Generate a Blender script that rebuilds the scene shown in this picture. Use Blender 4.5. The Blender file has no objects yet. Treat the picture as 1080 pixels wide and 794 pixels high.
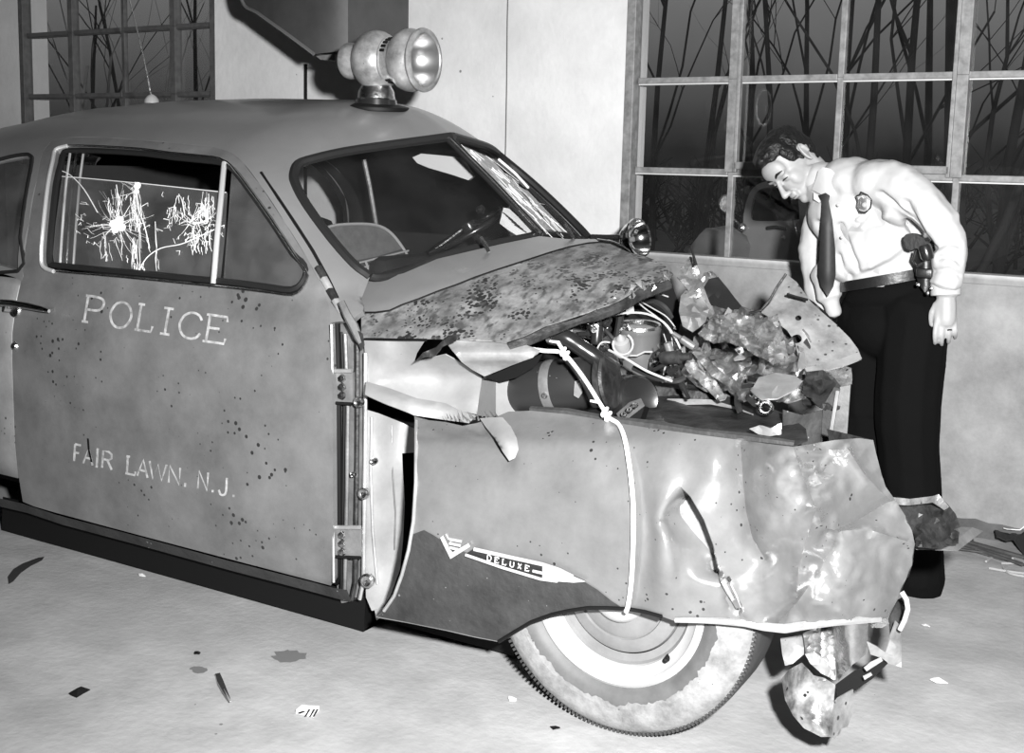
import bpy, bmesh, math, random
from mathutils import Vector, Matrix, noise
from mathutils.geometry import delaunay_2d_cdt

# ------------------------------------------------------------------ camera
scene = bpy.context.scene
COL = scene.collection
EYE = Vector((0.0, 0.0, 1.42))
RW = Matrix(((0.8506883, 0.0928024, -0.5174139),
             (0.5251063, -0.1044277, 0.8446054),
             (0.0243490, -0.9901932, -0.1375665)))   # camera (right, down, forward) to world
FOCAL, PCX, PCY = 1271.2, 540.0, 350.0
cam_data = bpy.data.cameras.new('camera')
cam = bpy.data.objects.new('camera', cam_data)
COL.objects.link(cam)
right, down, fwd = RW.col[0], RW.col[1], RW.col[2]
mw = Matrix.Identity(4)
for i in range(3):
    mw[i][0] = right[i]; mw[i][1] = -down[i]; mw[i][2] = -fwd[i]; mw[i][3] = EYE[i]
cam.matrix_world = mw
cam_data.sensor_fit = 'HORIZONTAL'
cam_data.sensor_width = 36.0
cam_data.lens = FOCAL / 1080.0 * 36.0
cam_data.shift_x = (540.0 - PCX) / 1080.0
cam_data.shift_y = -(397.0 - PCY) / 1080.0
cam_data.clip_end = 200
scene.camera = cam

# ------------------------------------------------------------------ sky, flash, exposure
world = bpy.data.worlds.new('dusk_sky'); scene.world = world
world.use_nodes = True
wn = world.node_tree.nodes; wl = world.node_tree.links
wn.clear()
wo = wn.new('ShaderNodeOutputWorld'); wb = wn.new('ShaderNodeBackground')
wt = wn.new('ShaderNodeTexCoord'); wsep = wn.new('ShaderNodeSeparateXYZ'); wr = wn.new('ShaderNodeValToRGB')
wr.color_ramp.elements[0].position = 0.015; wr.color_ramp.elements[0].color = (.014, .014, .014, 1)
wr.color_ramp.elements[1].position = 0.15; wr.color_ramp.elements[1].color = (.19, .19, .19, 1)
wl.new(wt.outputs['Generated'], wsep.inputs[0]); wl.new(wsep.outputs['Z'], wr.inputs[0])
wl.new(wr.outputs[0], wb.inputs['Color']); wb.inputs['Strength'].default_value = 1.0
wl.new(wb.outputs[0], wo.inputs['Surface'])

flash = bpy.data.lights.new('camera_flash', 'SPOT')
flash.energy = 1750; flash.shadow_soft_size = 0.05
flash.spot_size = math.radians(105); flash.spot_blend = 0.9
flash_o = bpy.data.objects.new('camera_flash', flash); COL.objects.link(flash_o)
flash_o.location = EYE + right * 0.26 - down * 0.20 + fwd * 0.05
flash_dir = RW @ Vector(((600 - PCX) / FOCAL, (330 - PCY) / FOCAL, 1.0))
flash_o.rotation_euler = flash_dir.to_track_quat('-Z', 'Y').to_euler()

scene.view_settings.view_transform = 'Standard'
scene.view_settings.look = 'None'
scene.view_settings.gamma = 1.0
scene.view_settings.use_curve_mapping = False
scene.view_settings.exposure = 0.0

# ------------------------------------------------------------------ geometry helpers
def ray(px, py):
    return RW @ Vector(((px - PCX) / FOCAL, (py - PCY) / FOCAL, 1.0))
def onY(px, py, Y):
    d = ray(px, py); return EYE + d * ((Y - EYE.y) / d.y)
def onX(px, py, X):
    d = ray(px, py); return EYE + d * ((X - EYE.x) / d.x)
def onZ(px, py, Z):
    d = ray(px, py); return EYE + d * ((Z - EYE.z) / d.z)
def onP(px, py, p0, n):
    d = ray(px, py); n = Vector(n); return EYE + d * ((Vector(p0) - EYE).dot(n) / d.dot(n))
def proj(P):
    c = RW.transposed() @ (Vector(P) - EYE)
    return (PCX + FOCAL * c.x / c.z, PCY + FOCAL * c.y / c.z)

def link(name, me, mat=None, parent=None, smooth=True, sharp=None):
    o = bpy.data.objects.new(name, me); COL.objects.link(o)
    if mat:
        if isinstance(mat, (list, tuple)):
            for m in mat: me.materials.append(m)
        else: me.materials.append(mat)
    if smooth:
        me.shade_smooth()
        if sharp: me.set_sharp_from_angle(angle=math.radians(sharp))
    if parent:
        o.parent = parent; o.matrix_parent_inverse = parent.matrix_world.inverted()
    return o

class MB:
    """collects shapes into one mesh"""
    def __init__(s): s.v = []; s.f = []
    def add(s, vs, fs):
        b = len(s.v); s.v += [tuple(v) for v in vs]; s.f += [tuple(i + b for i in f) for f in fs]
        return s
    def box(s, c, d, rot=None, bev=0.0):
        bm = bmesh.new(); bmesh.ops.create_cube(bm, size=1)
        for v in bm.verts: v.co = Vector((v.co.x * d[0], v.co.y * d[1], v.co.z * d[2]))
        if bev: bmesh.ops.bevel(bm, geom=bm.edges[:], offset=bev, segments=2, affect='EDGES', profile=.5)
        R = rot if rot is not None else Matrix.Identity(3)
        bm.verts.index_update()
        s.add([R @ v.co + Vector(c) for v in bm.verts], [[v.index for v in f.verts] for f in bm.faces]); bm.free()
        return s
    def tube(s, pts, r, n=8, cap=True):
        pts = [Vector(p) for p in pts]; m = len(pts)
        rs = r if isinstance(r, (list, tuple)) else [r] * m
        vs = []; up = None
        for i, p in enumerate(pts):
            t = (pts[min(i + 1, m - 1)] - pts[max(i - 1, 0)])
            t = t.normalized() if t.length > 1e-9 else Vector((0, 0, 1))
            if up is None:
                up = t.orthogonal().normalized()
            else:
                up = (up - t * up.dot(t)); up = up.normalized() if up.length > 1e-6 else t.orthogonal().normalized()
            w = t.cross(up)
            for k in range(n):
                a = 2 * math.pi * k / n
                vs.append(p + (up * math.cos(a) + w * math.sin(a)) * rs[i])
        fs = [(i * n + k, i * n + (k + 1) % n, (i + 1) * n + (k + 1) % n, (i + 1) * n + k) for i in range(m - 1) for k in range(n)]
        if cap: fs += [tuple(range(n))[::-1], tuple((m - 1) * n + k for k in range(n))]
        return s.add(vs, fs)
    def lathe(s, prof, M, n=32, a0=0, a1=2 * math.pi):
        """prof: (radius, height) pairs turned about local z of matrix M"""
        full = abs(a1 - a0 - 2 * math.pi) < 1e-6; cols = n if full else n + 1
        vs = []
        for (r, h) in prof:
            for k in range(cols):
                a = a0 + (a1 - a0) * k / n
                vs.append(M @ Vector((r * math.cos(a), r * math.sin(a), h)))
        fs = []
        for i in range(len(prof) - 1):
            for k in range(n):
                k2 = (k + 1) % cols
                fs.append((i * cols + k, i * cols + k2, (i + 1) * cols + k2, (i + 1) * cols + k))
        return s.add(vs, fs)
    def prism(s, pts, off):
        """closed outline pts (3d) swept along vector off"""
        n = len(pts); off = Vector(off)
        vs = [Vector(p) for p in pts] + [Vector(p) + off for p in pts]
        fs = [tuple(range(n)), tuple(range(2 * n - 1, n - 1, -1))] + [(i, (i + 1) % n + 0, (i + 1) % n + n, i + n) for i in range(n)]
        return s.add(vs, fs)
    def strip(s, A, B):
        n = len(A)
        return s.add([Vector(p) for p in A] + [Vector(p) for p in B], [(i, i + 1, n + i + 1, n + i) for i in range(n - 1)])
    def mesh(s, name):
        me = bpy.data.meshes.new(name); me.from_pydata(s.v, [], s.f); me.validate(); 
        bm = bmesh.new(); bm.from_mesh(me); bmesh.ops.recalc_face_normals(bm, faces=bm.faces[:]); bm.to_mesh(me); bm.free()
        me.update(); return me
    def build(s, name, mat=None, parent=None, smooth=True, sharp=40):
        return link(name, s.mesh(name), mat, parent, smooth, sharp)

def frame(o, z, x=None):
    """matrix with origin o and local z along z"""
    z = Vector(z).normalized()
    x = Vector(x) if x is not None else z.orthogonal()
    x = (x - z * x.dot(z)).normalized(); y = z.cross(x)
    M = Matrix.Identity(4)
    for i in range(3): M[i][0] = x[i]; M[i][1] = y[i]; M[i][2] = z[i]; M[i][3] = o[i]
    return M

def smoothpoly(pts, n=6, closed=True):
    """Catmull-Rom through 2d/3d points"""
    P = [Vector(p) for p in pts]; m = len(P); out = []
    rng = range(m) if closed else range(m - 1)
    for i in rng:
        if closed: a, b, c, d = P[i - 1], P[i], P[(i + 1) % m], P[(i + 2) % m]
        else: a, b, c, d = P[max(i - 1, 0)], P[i], P[i + 1], P[min(i + 2, m - 1)]
        for k in range(n):
            t = k / n
            out.append(0.5 * ((2 * b) + (c - a) * t + (2 * a - 5 * b + 4 * c - d) * t * t + (3 * b - a - 3 * c + d) * t ** 3))
    if not closed: out.append(P[-1])
    return out

def resample(pts, step, closed=True):
    P = [Vector(p) for p in pts]
    if closed: P = P + [P[0]]
    out = []
    for a, b in zip(P, P[1:]):
        k = max(1, int(round((b - a).length / step)))
        out += [a.lerp(b, i / k) for i in range(k)]
    if not closed: out.append(P[-1])
    return out

def inpoly(p, poly):
    x, y = p[0], p[1]; c = False; n = len(poly); j = n - 1
    for i in range(n):
        xi, yi = poly[i][0], poly[i][1]; xj, yj = poly[j][0], poly[j][1]
        if (yi > y) != (yj > y) and x < (xj - xi) * (y - yi) / (yj - yi) + xi: c = not c
        j = i
    return c

def mesh2d(outline, holes=(), step=8.0, estep=None, lines=(), jitter=0.0, seed=0):
    """triangulate a 2d outline with holes and inner grid points; returns 2d points and triangles"""
    rnd = random.Random(seed); estep = estep or step
    V = []; E = []
    loops = [resample([Vector((p[0], p[1])) for p in L], estep) for L in [outline] + list(holes)]
    for L in loops:
        b = len(V); V += L; n = len(L)
        E += [(b + i, b + (i + 1) % n) for i in range(n)]
    xs = [p[0] for p in loops[0]]; ys = [p[1] for p in loops[0]]
    for L in lines:
        L = [p for p in resample([Vector((p[0], p[1])) for p in L], estep, closed=False) if inpoly(p, loops[0])]
        L = [p for p in L if min((p - e).length_squared for e in V) > 1.0]
        b = len(V); V += L; E += [(b + i, b + i + 1) for i in range(len(L) - 1) if (L[i + 1] - L[i]).length < estep * 2.2]
    edgepts = list(V)
    y = min(ys) + step * .5; row = 0
    while y < max(ys):
        x = min(xs) + step * (.5 if row % 2 else 0.0)
        while x < max(xs):
            q = Vector((x + rnd.uniform(-jitter, jitter) * step, y + rnd.uniform(-jitter, jitter) * step))
            if inpoly(q, loops[0]) and not any(inpoly(q, h) for h in loops[1:]):
                if min((q - e).length_squared for e in edgepts) > (step * .45) ** 2: V.append(q)
            x += step
        y += step * .87; row += 1
    r = delaunay_2d_cdt(V, E, [], 0, 1e-5)
    vo, fo = r[0], r[2]
    T = []
    for f in fo:
        if len(f) != 3: continue
        c = (vo[f[0]] + vo[f[1]] + vo[f[2]]) / 3
        a_, b_, c_ = vo[f[0]], vo[f[1]], vo[f[2]]
        L2 = max((a_ - b_).length_squared, (b_ - c_).length_squared, (c_ - a_).length_squared)
        if abs((b_ - a_).cross(c_ - a_)) < .03 * L2: continue        # slivers along straight edges
        if inpoly(c, loops[0]) and not any(inpoly(c, h) for h in loops[1:]):
            T.append(tuple(f))
    return vo, T

def panel(name, outline, fn, mat, parent, holes=(), step=8.0, estep=None, thick=0.003, sharp=None, lines=(), jitter=0.0, seed=0, flat=False):
    """sheet-metal panel: 2d outline triangulated, every vertex sent through fn to 3d"""
    vo, T = mesh2d(outline, holes, step, estep, lines=lines, jitter=jitter, seed=seed)
    P = [Vector(fn(v.x, v.y)) for v in vo]
    me = bpy.data.meshes.new(name)
    me.from_pydata([tuple(p) for p in P], [], T)
    # outward = towards the viewer side
    s = 0.0
    for t in T:
        n = (P[t[1]] - P[t[0]]).cross(P[t[2]] - P[t[0]]); s += n.dot(EYE - P[t[0]])
    if s < 0: me.flip_normals()
    me.update()
    o = link(name, me, mat, parent, not flat, sharp)
    if thick:
        md = o.modifiers.new('sheet', 'SOLIDIFY'); md.thickness = thick; md.offset = -1
        es = o.modifiers.new('crisp_rim', 'EDGE_SPLIT'); es.split_angle = math.radians(62)
    return o

def mirror_copy(o, yc, parent=None, name=None):
    """the same panel on the other side of the car"""
    me = o.data.copy()
    for v in me.vertices:
        y = 2 * yc - v.co.y; v.co.z += LEAN * (y - v.co.y); v.co.y = y
    me.flip_normals(); me.update()
    c = bpy.data.objects.new(name or o.name, me); COL.objects.link(c)
    for m in o.modifiers:
        if m.type == 'SOLIDIFY':
            k = c.modifiers.new('sheet', 'SOLIDIFY'); k.thickness = m.thickness; k.offset = m.offset; k.material_offset = m.material_offset; k.material_offset_rim = m.material_offset_rim
            es = c.modifiers.new('crisp_rim', 'EDGE_SPLIT'); es.split_angle = math.radians(62)
    p = parent or o.parent
    if p: c.parent = p; c.matrix_parent_inverse = p.matrix_world.inverted()
    return c

def empty(name, loc=(0, 0, 0)):
    o = bpy.data.objects.new(name, None); COL.objects.link(o); o.location = loc
    o.empty_display_size = .1
    o.matrix_world = Matrix.Translation(Vector(loc))
    return o
def tag(o, label=None, cat=None, group=None, kind=None):
    if label: o['label'] = label
    if cat: o['category'] = cat
    if group: o['group'] = group
    if kind: o['kind'] = kind
    return o

# ------------------------------------------------------------------ materials
def g(v): return (v, v, v, 1)
def material(name, base=.3, rough=.5, metal=0.0, spec=.5, var=0.0, vscale=6.0, specks=None, speck_scale=40.0, speck_amt=.12, bump=0.0, bscale=80.0, coat=0.0, streak=None, aniso=0):
    """grey principled surface: cloudy variation, dark or pale specks, fine bump"""
    m = bpy.data.materials.new(name); m.use_nodes = True
    N = m.node_tree.nodes; L = m.node_tree.links; b = N['Principled BSDF']
    b.inputs['Roughness'].default_value = rough; b.inputs['Metallic'].default_value = metal
    b.inputs['Specular IOR Level'].default_value = spec
    b.inputs['Coat Weight'].default_value = coat; b.inputs['Coat Roughness'].default_value = .12
    tc = N.new('ShaderNodeTexCoord'); co = tc.outputs['Object']
    col = None
    if var:
        n = N.new('ShaderNodeTexNoise'); n.inputs['Scale'].default_value = vscale; n.inputs['Detail'].default_value = 6; n.inputs['Roughness'].default_value = .65
        L.new(co, n.inputs['Vector'])
        r = N.new('ShaderNodeValToRGB'); e = r.color_ramp.elements
        e[0].position = .3; e[0].color = g(base * (1 - var)); e[1].position = .72; e[1].color = g(min(1, base * (1 + var)))
        L.new(n.outputs['Fac'], r.inputs[0]); col = r.outputs[0]
    if specks is not None:
        v = N.new('ShaderNodeTexVoronoi'); v.inputs['Scale'].default_value = speck_scale; v.inputs['Randomness'].default_value = 1
        L.new(co, v.inputs['Vector'])
        n2 = N.new('ShaderNodeTexNoise'); n2.inputs['Scale'].default_value = speck_scale * .16; n2.inputs['Detail'].default_value = 3
        L.new(co, n2.inputs['Vector'])
        mr = N.new('ShaderNodeMapRange'); mr.inputs[1].default_value = .42; mr.inputs[2].default_value = .75; mr.inputs[3].default_value = 0; mr.inputs[4].default_value = speck_amt * 2.2
        L.new(n2.outputs['Fac'], mr.inputs[0])
        lt = N.new('ShaderNodeMath'); lt.operation = 'LESS_THAN'
        L.new(v.outputs['Distance'], lt.inputs[0]); L.new(mr.outputs[0], lt.inputs[1])
        mx = N.new('ShaderNodeMix'); mx.data_type = 'RGBA'
        if col is not None: L.new(col, mx.inputs[6])
        else: mx.inputs[6].default_value = g(base)
        mx.inputs[7].default_value = g(specks)
        L.new(lt.outputs[0], mx.inputs[0]); col = mx.outputs[2]
    if streak is not None:
        mp = N.new('ShaderNodeMapping'); mp.inputs['Scale'].default_value = streak[1]
        n3 = N.new('ShaderNodeTexNoise'); n3.inputs['Scale'].default_value = streak[2]; n3.inputs['Detail'].default_value = 4
        L.new(co, mp.inputs[0]); L.new(mp.outputs[0], n3.inputs['Vector'])
        r3 = N.new('ShaderNodeValToRGB'); e = r3.color_ramp.elements
        e[0].position = streak[3]; e[0].color = g(0); e[1].position = streak[4]; e[1].color = g(1)
        L.new(n3.outputs['Fac'], r3.inputs[0])
        mx = N.new('ShaderNodeMix'); mx.data_type = 'RGBA'
        if col is not None: L.new(col, mx.inputs[6])
        else: mx.inputs[6].default_value = g(base)
        mx.inputs[7].default_value = g(streak[0]); L.new(r3.outputs[0], mx.inputs[0]); col = mx.outputs[2]
    if col is not None: L.new(col, b.inputs['Base Color'])
    else: b.inputs['Base Color'].default_value = g(base)
    if bump:
        n4 = N.new('ShaderNodeTexNoise'); n4.inputs['Scale'].default_value = bscale; n4.inputs['Detail'].default_value = 5
        L.new(co, n4.inputs['Vector'])
        bp = N.new('ShaderNodeBump'); bp.inputs['Strength'].default_value = bump; bp.inputs['Distance'].default_value = .01
        L.new(n4.outputs['Fac'], bp.inputs['Height']); L.new(bp.outputs[0], b.inputs['Normal'])
    return m

def glass(name, tint=1.0, refl=.08, dust=0.0, dust_scale=5.0):
    """thin sheet glass: lets light through, mirrors a little, carries some dust"""
    m = bpy.data.materials.new(name); m.use_nodes = True
    N = m.node_tree.nodes; L = m.node_tree.links; N.clear()
    out = N.new('ShaderNodeOutputMaterial'); tr = N.new('ShaderNodeBsdfTransparent'); gl = N.new('ShaderNodeBsdfGlossy'); df = N.new('ShaderNodeBsdfDiffuse')
    tr.inputs[0].default_value = g(tint); gl.inputs['Roughness'].default_value = .02; gl.inputs['Color'].default_value = g(.9)
    df.inputs[0].default_value = g(.55)
    fr = N.new('ShaderNodeFresnel'); geo = N.new('ShaderNodeNewGeometry')
    io = N.new('ShaderNodeMapRange'); io.inputs[3].default_value = 1.4; io.inputs[4].default_value = 1 / 1.4
    L.new(geo.outputs['Backfacing'], io.inputs[0]); L.new(io.outputs[0], fr.inputs['IOR'])
    m1 = N.new('ShaderNodeMixShader'); m2 = N.new('ShaderNodeMixShader')
    L.new(fr.outputs[0], m1.inputs[0]); L.new(tr.outputs[0], m1.inputs[1]); L.new(gl.outputs[0], m1.inputs[2])
    tc = N.new('ShaderNodeTexCoord'); n = N.new('ShaderNodeTexNoise'); n.inputs['Scale'].default_value = dust_scale; n.inputs['Detail'].default_value = 8
    L.new(tc.outputs['Object'], n.inputs['Vector'])
    mr = N.new('ShaderNodeMapRange'); mr.inputs[1].default_value = .35; mr.inputs[2].default_value = .8; mr.inputs[3].default_value = dust * .3; mr.inputs[4].default_value = dust
    L.new(n.outputs['Fac'], mr.inputs[0]); L.new(mr.outputs[0], m2.inputs[0])
    L.new(m1.outputs[0], m2.inputs[1]); L.new(df.outputs[0], m2.inputs[2]); L.new(m2.outputs[0], out.inputs[0])
    return m

M = {}
M['paint'] = material('dusty_grey_paint', .135, .42, spec=.5, var=.30, vscale=5, specks=.025, speck_scale=34, speck_amt=.13, bump=.06, bscale=90, coat=.15)
M['paint_clean'] = material('grey_roof_paint', .16, .30, spec=.5, var=.14, vscale=2.5, coat=.2, bump=.02, bscale=50)
M['hood_mud'] = material('mud_spattered_grey_paint', .165, .5, spec=.4, var=.6, vscale=11, specks=.02, speck_scale=75, speck_amt=.40, bump=.3, bscale=60, streak=(.06, (1.2, .5, 1.2), 34, .50, .66))
M['fender'] = material('scraped_grey_fender_paint', .215, .25, metal=.4, spec=.5, var=.16, vscale=9, specks=.04, speck_scale=44, speck_amt=.12, bump=.05, bscale=70, streak=(.11, (1.2, 1, .6), 6, .58, .86))
M['bare'] = material('bright_torn_sheet_metal', .50, .36, metal=.6, var=.3, vscale=9, bump=.12, bscale=60)
M['crumple'] = material('crushed_dusty_sheet_metal', .42, .28, metal=.7, var=.8, vscale=16, specks=.03, speck_scale=30, speck_amt=.12, bump=.5, bscale=38)
M['crumple_pale'] = material('pale_crushed_panel', .21, .5, metal=.1, var=.5, vscale=12, specks=.04, speck_scale=40, speck_amt=.14, bump=.2, bscale=40)
M['rust'] = material('dark_rusty_metal', .035, .5, metal=.3, var=.9, vscale=14, bump=.4, bscale=50)
M['dark_speckled'] = material('dark_speckled_metal', .028, .7, var=.5, vscale=10, specks=.16, speck_scale=30, speck_amt=.07, bump=.3, bscale=60)
M['inner'] = material('pale_primer_inner_panel', .25, .45, spec=.4, var=.22, vscale=5, specks=.12, speck_scale=22, speck_amt=.05, bump=.06)
M['jamb'] = material('worn_door_jamb_metal', .16, .42, metal=.25, var=.4, vscale=12, bump=.1)
M['chrome'] = material('chrome', .75, .12, metal=1.0)
M['chrome_worn'] = material('pitted_chrome', .62, .26, metal=1.0, var=.25, vscale=30, bump=.18, bscale=120)
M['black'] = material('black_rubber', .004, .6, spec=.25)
M['dark'] = material('dark_interior_cloth', .010, .8, var=.3, vscale=6)
M['dark_paint'] = material('black_enamel', .015, .25, coat=.4)
M['trim_dark'] = material('grey_rubber_seal', .014, .5, spec=.25)
M['tire'] = material('worn_blackwall_rubber', .035, .7, var=.3, vscale=20, bump=.15, bscale=100)
M['bright_trim'] = material('bright_nickel_trim', .55, .35, metal=.4)
M['cord'] = material('white_cotton_cord', .75, .8, bump=.3, bscale=300)
M['wire_pale'] = material('pale_cable_sheath', .36, .6)
M['wire_dark'] = material('black_cable_sheath', .02, .5)
M['letter'] = material('faded_white_lettering', .36, .6, var=.55, vscale=45)
M['white_paint'] = material('white_sign_paint', .7, .6)
M['paper'] = material('crumpled_white_paper', .7, .8, var=.15, vscale=20)
M['glass'] = glass('window_glass', .95, dust=.015)
M['car_glass'] = glass('dusty_car_glass', .9, dust=.09, dust_scale=7)
M['ws_glass'] = glass('windshield_glass', .93, dust=.012, dust_scale=7)
M['frost'] = material('crazed_white_glass', .82, .35, var=.1, vscale=30)

# ------------------------------------------------------------------ the garage
WD = Vector((-1, .027, 0)).normalized(); WN = Vector((.027, 1, 0)).normalized(); W0 = Vector((-.95, 4.983, 0))
def wallp(x, z, depth=0.0):
    """point of the back wall at world x, height z; depth into the wall"""
    return Vector((x, 4.983 - .027 * (x + .95), z)) + WN * depth
WR = Matrix((-WD, WN, Vector((0, 0, 1)))).transposed()

# procedural masonry and concrete
def wall_material():
    m = material('stained_plaster', .72, .85, spec=.2, var=.16, vscale=1.6, specks=.25, speck_scale=9, speck_amt=.035, bump=.25, bscale=30)
    N = m.node_tree.nodes; L = m.node_tree.links; b = N['Principled BSDF']
    src = b.inputs['Base Color'].links[0].from_socket
    tc = N.new('ShaderNodeTexCoord'); sep = N.new('ShaderNodeSeparateXYZ'); L.new(tc.outputs['Object'], sep.inputs[0])
    n = N.new('ShaderNodeTexNoise'); n.inputs['Scale'].default_value = 3.2; n.inputs['Detail'].default_value = 7; n.inputs['Roughness'].default_value = .7
    L.new(tc.outputs['Object'], n.inputs['Vector'])
    # worn grey dado paint on the lowest metre
    ad = N.new('ShaderNodeMath'); ad.operation = 'MULTIPLY_ADD'; ad.inputs[1].default_value = .02; L.new(n.outputs['Fac'], ad.inputs[0]); L.new(sep.outputs['Z'], ad.inputs[2])
    mr = N.new('ShaderNodeMapRange'); mr.inputs[1].default_value = 1.03; mr.inputs[2].default_value = 1.07; mr.inputs[3].default_value = 1; mr.inputs[4].default_value = 0
    L.new(ad.outputs[0], mr.inputs[0])
    r = N.new('ShaderNodeValToRGB'); e = r.color_ramp.elements; e[0].position = .3; e[0].color = g(.17); e[1].position = .7; e[1].color = g(.36)
    L.new(n.outputs['Fac'], r.inputs[0])
    mx = N.new('ShaderNodeMix'); mx.data_type = 'RGBA'; L.new(mr.outputs[0], mx.inputs[0]); L.new(src, mx.inputs[6]); L.new(r.outputs[0], mx.inputs[7])
    L.new(mx.outputs[2], b.inputs['Base Color'])
    return m
M['wall'] = wall_material()
M['floor'] = material('dusty_concrete', .37, .8, spec=.25, var=.20, vscale=5, specks=.16, speck_scale=7, speck_amt=.05, bump=.2, bscale=40, streak=(.27, (.6, 1.8, 1), 1.4, .46, .80))
M['ceiling'] = material('sooty_ceiling_boards', .08, .9)
M['sash'] = material('grey_painted_steel_sash', .22, .5, var=.4, vscale=25, bump=.05)
M['sash_dim'] = material('dim_lit_steel_sash', .10, .5, var=.3, vscale=25)  # weaker light on window_1 painted in as a darker sash grey
M['putty'] = material('pale_putty_line', .62, .7)

W1 = (-6.98, -5.16, .98, 2.97)       # window_1 opening
W2 = (-2.51, .05, 1.02, 2.97)        # window_2 opening
def wall_face():
    b = MB()
    xs = [-9.5, W1[0], W1[1], W2[0], W2[1], 3.2]
    def slab(x0, x1, z0, z1):
        b.prism([wallp(x0, z0), wallp(x1, z0), wallp(x1, z1), wallp(x0, z1)], WN * .22)
    H = 3.9
    slab(xs[0], xs[1], 0, H); slab(xs[2], xs[3], 0, H); slab(xs[4], xs[5], 0, H)
    for w in (W1, W2):
        slab(w[0], w[1], 0, w[2]); slab(w[0], w[1], w[3], H)
    return b.build('wall_back', M['wall'], None, smooth=False)
wall_back = tag(wall_face(), 'pale plastered back wall with a grey dado', kind='structure')
# plaster joint and conduit
b = MB(); b.tube([wallp(-3.155 + .004 * math.sin(z * 5), z, -.001) for z in [1.2, 1.5, 1.8, 2.1, 2.4, 2.8]], .0035, 5)
b.build('crack', material('dark_crack', .12, .9), wall_back)
b = MB(); b.tube([wallp(-4.452, z, -.012) for z in (.4, 1.93)], .009, 8); b.build('conduit', M['black'], wall_back)
b = MB()
fl = [(-9.5, -4.5, 0), (3.2, -4.5, 0), (3.2, 5.05, 0), (-9.5, 5.3, 0)]
b.prism(fl, (0, 0, -.12)); floor = tag(b.build('floor', M['floor'], None, smooth=False), 'worn concrete garage floor', kind='structure')
b = MB(); b.prism([(-9.5, -4.5, 3.9), (3.2, -4.5, 3.9), (3.2, 5.1, 3.9), (-9.5, 5.4, 3.9)], (0, 0, .1)); tag(b.build('ceiling', M['ceiling'], None, smooth=False), kind='structure')
b = MB(); b.box((-9.6, .4, 1.95), (.2, 9.9, 3.9)); tag(b.build('wall_left', M['wall'], None, smooth=False), kind='structure')
b = MB(); b.box((3.3, .3, 1.95), (.2, 9.6, 3.9)); tag(b.build('wall_right', M['wall'], None, smooth=False), kind='structure')
b = MB(); b.box((-3.15, -4.6, 1.95), (12.9, .2, 3.9)); tag(b.build('wall_front', M['ceiling'], None, smooth=False), kind='structure')
# low dirt lip where wall meets floor
b = MB()
A = []; B = []
rnd = random.Random(4)
for i in range(60):
    x = -2.2 + i * .05; A.append(wallp(x, .05 + rnd.uniform(-.006, .01), -.002)); B.append(wallp(x, .002, -.05 + rnd.uniform(-.015, .015)))
b.strip(A, B); tag(b.build('baseboard_back', material('swept_dirt_fillet', .10, .9, var=.3, vscale=10, bump=.3), None), kind='structure')

def window(name, W, cols, rows, thick_cols, vent=None, sash='sash', putty='putty'):
    x0, x1, z0, z1 = W
    root = empty(name, wallp((x0 + x1) / 2, z0)); tag(root, None, None, kind='structure')
    D = .09
    def bar(xa, xb, za, zb, d0=.02, th=.05, nm='muntin', mat=None):
        q = MB(); c = wallp((xa + xb) / 2, (za + zb) / 2, d0 + th / 2)
        q.box(c, (abs(xb - xa), th, abs(zb - za)), WR, bev=.003); return q.build(nm, mat or M[sash], root, smooth=False)
    # outer frame
    bar(x0, x0 + .045, z0, z1, .0, .07, 'frame_jamb'); bar(x1 - .045, x1, z0, z1, .0, .07, 'frame_jamb')
    bar(x0 + .045, x1 - .045, z0 - .02, z0 + .018, -.01, .10, 'window_sill', M['wall']); bar(x0 + .045, x1 - .045, z1 - .045, z1, .0, .07, 'frame_head')
    for i, xc in enumerate(cols):
        for (za, zb) in zip(rows, rows[1:]):
            w = .046 if (i in thick_cols and zb > rows[1] + .01) else .026
            bar(xc - w / 2, xc + w / 2, za, zb, .012 if w > .04 else .03, .055 if w > .04 else .03, 'muntin')
    for zc in rows[1:-1]:
        q = MB()
        xs = [x0 + .045] + list(cols) + [x1 - .045]
        for xa, xb in zip(xs, xs[1:]):
            m1 = bar(xa + .012, xb - .012, zc - .013, zc + .013, .022, .04, 'glazing_bar')
            bar(xa + .012, xb - .012, zc - .020, zc - .0135, .026, .03, 'putty_line', M[putty]) 
    if vent:
        (c0, c1, r0, r1) = vent
        bar(c0 + .023, c1 - .023, r0 + .013, r0 + .045, .0, .04, 'vent_rail'); 
        bar(c0 + .02, c0 + .036, r0, r1, .0, .03, 'vent_stile'); bar(c1 - .036, c1 - .02, r0, r1, .0, .03, 'vent_stile')
    xs = [x0 + .03] + list(cols) + [x1 - .03]
    for xa, xb in zip(xs, xs[1:]):
        for za, zb in zip(rows, rows[1:]):
            q = MB(); q.box(wallp((xa + xb) / 2, (za + zb) / 2, .05), (xb - xa - .006, .003, zb - za - .006), WR); q.build('pane', M['glass'], root, smooth=False)
    return root
window('window_1', W1, [-6.47, -5.99, -5.53], [.98, 1.39, 1.785, 2.175, 2.57, 2.97], [0, 2], sash='sash_dim', putty='sash_dim')
window('window_2', W2, [-1.985, -1.52, -1.03, -.5], [1.02, 1.41, 1.81, 2.20, 2.59, 2.97], [0, 2], vent=(-1.985, -1.03, 1.41, 2.2))

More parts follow.
